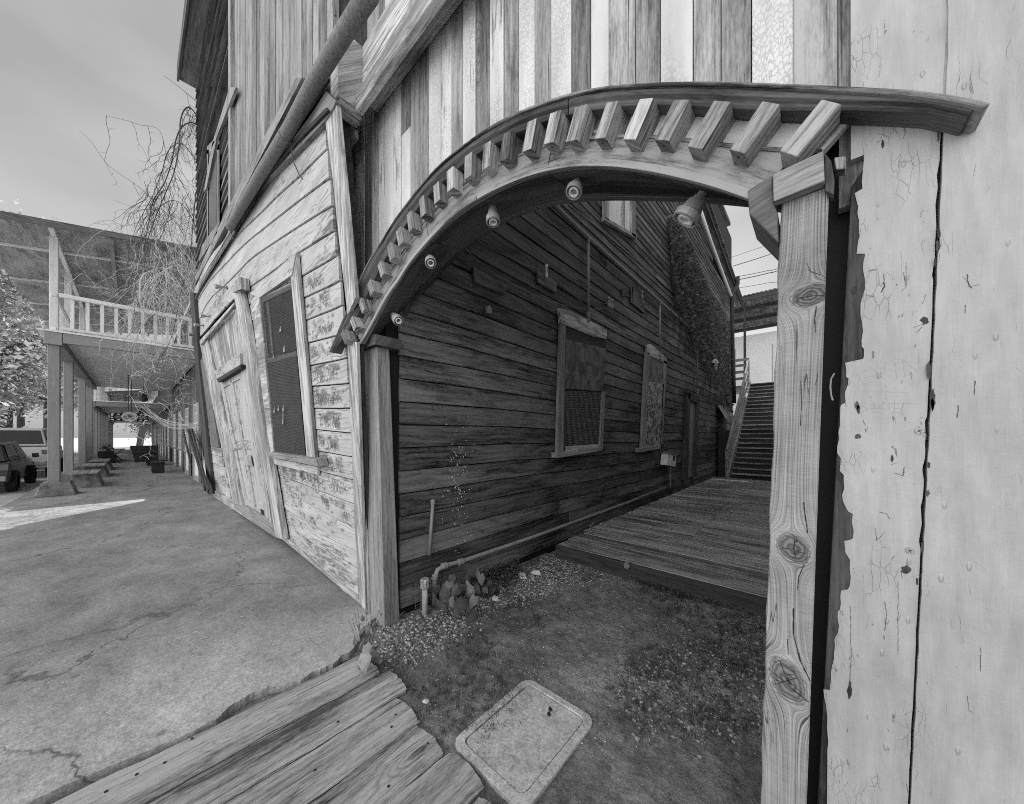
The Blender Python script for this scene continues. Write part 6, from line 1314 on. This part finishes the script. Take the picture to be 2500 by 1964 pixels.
for i, (x, y, s_, lab) in enumerate([(1268, 1408, .06, 'pale rock, left one of the pair on the gravel by the weeds'), (1308, 1400, .05, 'pale rock, right one of the pair on the gravel by the weeds'), (1220, 1440, .05, 'pale rock half hidden at the edge of the weeds'), (1208, 1462, .035, 'pale chip of rock in front of the weeds'), (1375, 1362, .05, 'flat pale rock close to the deck corner'), (1040, 1713, .022, 'small pale pebble lying by the planks'), (1155, 1485, .04, 'rock among the ivy leaves')]):
    p = PG(x, y, -.03); r = np.random.RandomState(40+i); mb = MB(); s_ *= 1.5; k = ICO*(1+.12*r.randn(10, 3))*np.array([s_, s_*.7, s_*.9]); mb.add([tuple(V(q)+V((p.x, p.y, -.035))) for q in k], IF); tag(mb.build('rock', 'oval' if i < 6 else 'stone', None, .006), lab, 'rock', 'rocks beside the alley wall')
def blades(name, pts, h0, h1, w0, seed, mat='grass', z=-.035, clump=5):
    r = np.random.RandomState(seed); Vs = []; Fs = []; Rn = []; o = 0
    for (x, y) in pts:
        for c in range(clump):
            a = r.rand()*6.28; h = h0+(h1-h0)*r.rand(); b = h*r.uniform(.3, .9); px_, py_ = x+r.randn()*.012, y+r.randn()*.012; dx, dy = math.cos(a), math.sin(a); w_ = w0*r.uniform(.6, 1.3)
            ax, ay = -dy*w_, dx*w_
            for t, ww, hh in ((0, 1, 0), (.4, .9, .6), (1, .15, 1)):
                Vs += [(px_+dx*b*t*t+ax*ww, py_+dy*b*t*t+ay*ww, z+h*hh*(1-.25*t)), (px_+dx*b*t*t-ax*ww, py_+dy*b*t*t-ay*ww, z+h*hh*(1-.25*t))]
            Fs += [(o, o+1, o+3, o+2), (o+2, o+3, o+5, o+4)]; Rn += [r.rand()]*2; o += 6
    return np_mesh(name, np.array(Vs), np.array(Fs), np.array(Rn), mat)
cl = []
r = np.random.RandomState(5)
for poly, n, sp in [([(1060, 1590), (1180, 1530), (1230, 1600), (1150, 1660)], 150, .05), ([(1180, 1480), (1340, 1450), (1320, 1540), (1200, 1560)], 90, .05), ([(1000, 1680), (1250, 1640), (1270, 1700), (1200, 1790), (1020, 1790)], 230, .05), ([(1540, 1390), (1870, 1490), (1870, 1700), (1720, 1600), (1560, 1430)], 420, .05), ([(1500, 1600), (1860, 1520), (1870, 1800), (1500, 1800)], 420, .05), ([(905, 1620), (960, 1650), (980, 1700), (930, 1660)], 40, .03)]:
    cl.append(pix_region(n, poly, seed=int(n)))
tag(blades('grass', np.concatenate(cl), .015, .05, .0013, 9, clump=9), 'short sparse grass growing in the alley dirt', 'grass', kind='stuff')
cl2 = pix_region(170, [(1530, 1395), (1620, 1400), (1880, 1470), (1880, 1500), (1700, 1470), (1560, 1430)], seed=77)
def weeds(name, pts, hmax, ls, n, seed, mat):
    r = np.random.RandomState(seed); P = []
    for (x, y) in pts: P.append(np.stack([x+r.randn(n)*.03, y+r.randn(n)*.03, -.03+hmax*r.rand(n)], 1))
    P = np.concatenate(P); m = len(P); a = r.normal(size=(m, 3)); a[:, 2] *= .4; a /= np.linalg.norm(a, axis=1)[:, None]; b = np.cross(a, r.normal(size=(m, 3))); b /= np.linalg.norm(b, axis=1)[:, None]; s_ = ls*(.5+r.rand(m))[:, None]
    return np_mesh(name, np.stack([P-a*s_, P+b*s_*.6, P+a*s_, P-b*s_*.6], 1).reshape(-1, 3), np.arange(4*m).reshape(-1, 4), r.rand(m), mat)
tag(weeds('ground_weeds', cl2, .05, .010, 26, 5, 'grass'), 'low leafy weeds along the front of the deck', 'weeds', kind='stuff')
pt = pix_region(90, [(1160, 1420), (1230, 1370), (1270, 1400), (1230, 1440), (1170, 1480), (1140, 1470)], seed=78)
tag(weeds('clover_patch', pt, .13, .012, 60, 6, 'grass'), 'dense patch of small leaved clover between ivy and rocks', 'clover', kind='stuff')
# ivy: broad lobed leaves
def broadleaf(mb, c, n, up, s_, rnd=None):
    n = V(n).normalized(); up = V(up); up = (up-n*up.dot(n)).normalized(); sd_ = n.cross(up); out = [(0, -.75), (.45, -.95), (.85, -.35), (.75, .1), (.5, .45), (0, 1.15), (-.5, .45), (-.75, .1), (-.85, -.35), (-.45, -.95)]
    vs = [V(c)-n*s_*.12]+[V(c)+sd_*x*s_*.8+up*y*s_+n*(-.25*abs(x)*s_+.12*s_*math.sin(y*3+x)) for x, y in out]
    inner = [V(c)+sd_*x*s_*.42+up*(y*.5-.05)*s_+n*s_*(.10-.10*abs(x)+.03*math.sin(7*y)) for x, y in out]
    vs = [V(c)+up*(-.1*s_)-n*s_*.02]+inner+vs[1:]; mb.add(vs, [(0, i, i % 10+1) for i in range(1, 11)]+[(i, i+10, i % 10+11, i % 10+1) for i in range(1, 11)], rnd=rnd)
IV = thing('ivy_plant', 'broad leaved ivy clump at the foot of the dark wall by the left post', 'ivy', tuple(PG(1060, 1480)))
mb = MB(); mbv = MB()
for (x, y, s_, vv) in [(985, 1418, .07, 1.75), (1058, 1378, .075, 2.1), (1018, 1400, .065, 2.0), (1040, 1405, .06, 1.95), (1000, 1440, .055, 1.8), (1088, 1440, .075, 1.85), (1083, 1455, .085, 1.8), (1110, 1445, .06, 1.85), (1120, 1440, .075, 1.95), (1140, 1440, .065, 2.0), (1118, 1480, .075, 1.8), (1098, 1470, .05, 1.8), (1150, 1470, .055, 1.95), (1060, 1440, .05, 1.9), (1170, 1415, .05, 2.2), (1030, 1450, .06, 1.8), (1066, 1475, .045, 1.8), (972, 1450, .05, 1.7), (1160, 1400, .045, 2.3), (1100, 1415, .05, 2.1), (1135, 1415, .045, 2.15), (1180, 1440, .04, 2.1)]:
    x += 4; p = PV(x, y, vv); broadleaf(mb, p, (.5+rg.gauss(0, .4), -.8, .3+rg.gauss(0, .35)), (rg.gauss(0, .6), 0, -1 if rg.random() < .7 else .6), s_*1.15); broadleaf(mb, p+V((rg.gauss(0, .05), .05, rg.gauss(-.03, .03))), (rg.gauss(0, .5), -.8, .3+rg.gauss(0, .35)), (rg.gauss(0, .9), 0, -1), s_*.9, .02)
    g0 = V((p.x-.05, p.y+.15, -.03)); mbv.tube([g0, g0.lerp(p, .6)+V((0, .03, .04)), p], .004, 5)
mb.build('leaves', 'ivy', IV, smooth=True); mbv.build('stems', 'vine', IV)
# corner weed at left post foot
CW = thing('corner_weed', 'wilted broad leaved weed growing from the crack at the left post foot', 'weed', tuple(PG(885, 1600)))
mb = MB(); mbv = MB(); root = PG(893, 1640, -.04)
for (x, y, s_, d) in [(872, 1560, .030, 2.4), (880, 1545, .036, 2.5), (898, 1540, .036, 2.5), (905, 1545, .030, 2.5), (865, 1566, .036, 2.42), (890, 1580, .040, 2.4), (893, 1592, .060, 2.30), (889, 1618, .064, 2.22), (886, 1625, .040, 2.3), (881, 1570, .034, 2.4), (900, 1520, .026, 2.6), (885, 1510, .024, 2.6), (912, 1525, .026, 2.55), (922, 1515, .022, 2.6), (876, 1528, .022, 2.55), (858, 1505, .013, 2.5), (866, 1498, .012, 2.5), (930, 1500, .014, 2.6), (925, 1492, .012, 2.6), (895, 1495, .02, 2.65), (907, 1500, .018, 2.65), (850, 1512, .011, 2.5), (873, 1485, .012, 2.5)]:
    p = PD(x, y, d); broadleaf(mb, p, (.2+rg.gauss(0, .4), -.8, .5+rg.gauss(0, .3)), (rg.gauss(0, .5), 0, -1 if s_ > .033 else 1), s_); mbv.tube([root, root.lerp(p, .5)+V((rg.gauss(0, .01), 0, .03)), p], .0014, 5)
mb.build('leaves', 'weed', CW, smooth=True); mbv.build('stems', 'vine', CW)
tag(blades('grass_tuft', np.array([(root.x+rg.gauss(0, .02), root.y+rg.gauss(0, .02)) for k in range(9)]), .03, .09, .0016, 31, 'dryleaf', -.03, 6), 'wispy dry grass tuft at the base of the wilted weed', 'grass', kind='stuff')
# dead leaf at the deck front
mb = MB(); p = PV(1530, 1380, 3.72); broadleaf(mb, p, (.1, -1, .2), (.2, 0, 1), .05); tag(mb.build('dead_leaf', 'dryleaf'), 'single pale dead leaf standing against the deck front', 'leaf')
# twigs and scraps
lit = MB()
for k in range(60):
    x, y = rg.uniform(100, 880), rg.uniform(1240, 1700); p = PG(x, y, .003)
    if p.y < 1.4 and p.x < -2.7: s_ = rg.uniform(.004, .013); a = rg.random()*6; lit.add([p+V((math.cos(a+t)*s_*q, math.sin(a+t)*s_*q, .002)) for t, q in ((0, 1.6), (1.5, .6), (3.1, 1.4), (4.6, .7))], [(0, 1, 2, 3)])
tag(lit.build('litter_scraps', 'oval'), 'tiny pale scraps scattered over the pavement', 'litter', kind='stuff')
# utility cover
UC = thing('utility_cover', 'rounded concrete utility box lid set in the alley dirt', 'utility cover', tuple(PG(1350, 1700)))
def rrect(c0, c1, r_, z, n=6):
    (x0, y0), (x1, y1) = c0, c1; out = []
    for cx_, cy_, a0 in ((x1-r_, y1-r_, 0), (x0+r_, y1-r_, 90), (x0+r_, y0+r_, 180), (x1-r_, y0+r_, 270)):
        for k in range(n+1): a = R(a0+90*k/n); out.append(V((cx_+r_*math.cos(a), cy_+r_*math.sin(a), z)))
    return out
A0, A1 = (-1.44, 1.12), (-.93, 1.77)
o_ = rrect(A0, A1, .07, 0); ii = rrect((A0[0]+.045, A0[1]+.045), (A1[0]-.045, A1[1]-.045), .04, 0); n = len(o_)
def zsh(P, z): return [V((p.x, p.y, z)) for p in P]
mb = MB(); vs = zsh(o_, -.1)+zsh(o_, -.020)+zsh(ii, -.016)+zsh(ii, -.05); mb.add(vs, [(k*n+i, k*n+(i+1) % n, (k+1)*n+(i+1) % n, (k+1)*n+i) for k in range(3) for i in range(n)]); mb.build('rim', 'concrete', UC, .003)
i2 = rrect((A0[0]+.051, A0[1]+.051), (A1[0]-.051, A1[1]-.051), .036, 0); mb = MB(); mb.prism(zsh(i2, -.06), (0, 0, .037)); mb.build('lid', 'concrete', UC, .003)
mb = MB()
for (x, y) in ((1343, 1733), (1340, 1745)): p = PG(x, y, -.015); lathe(mb, p, (0, 0, 1), [(0, .012), (.012, .008)], 8)
mb.build('dirt_clod', 'black', UC)
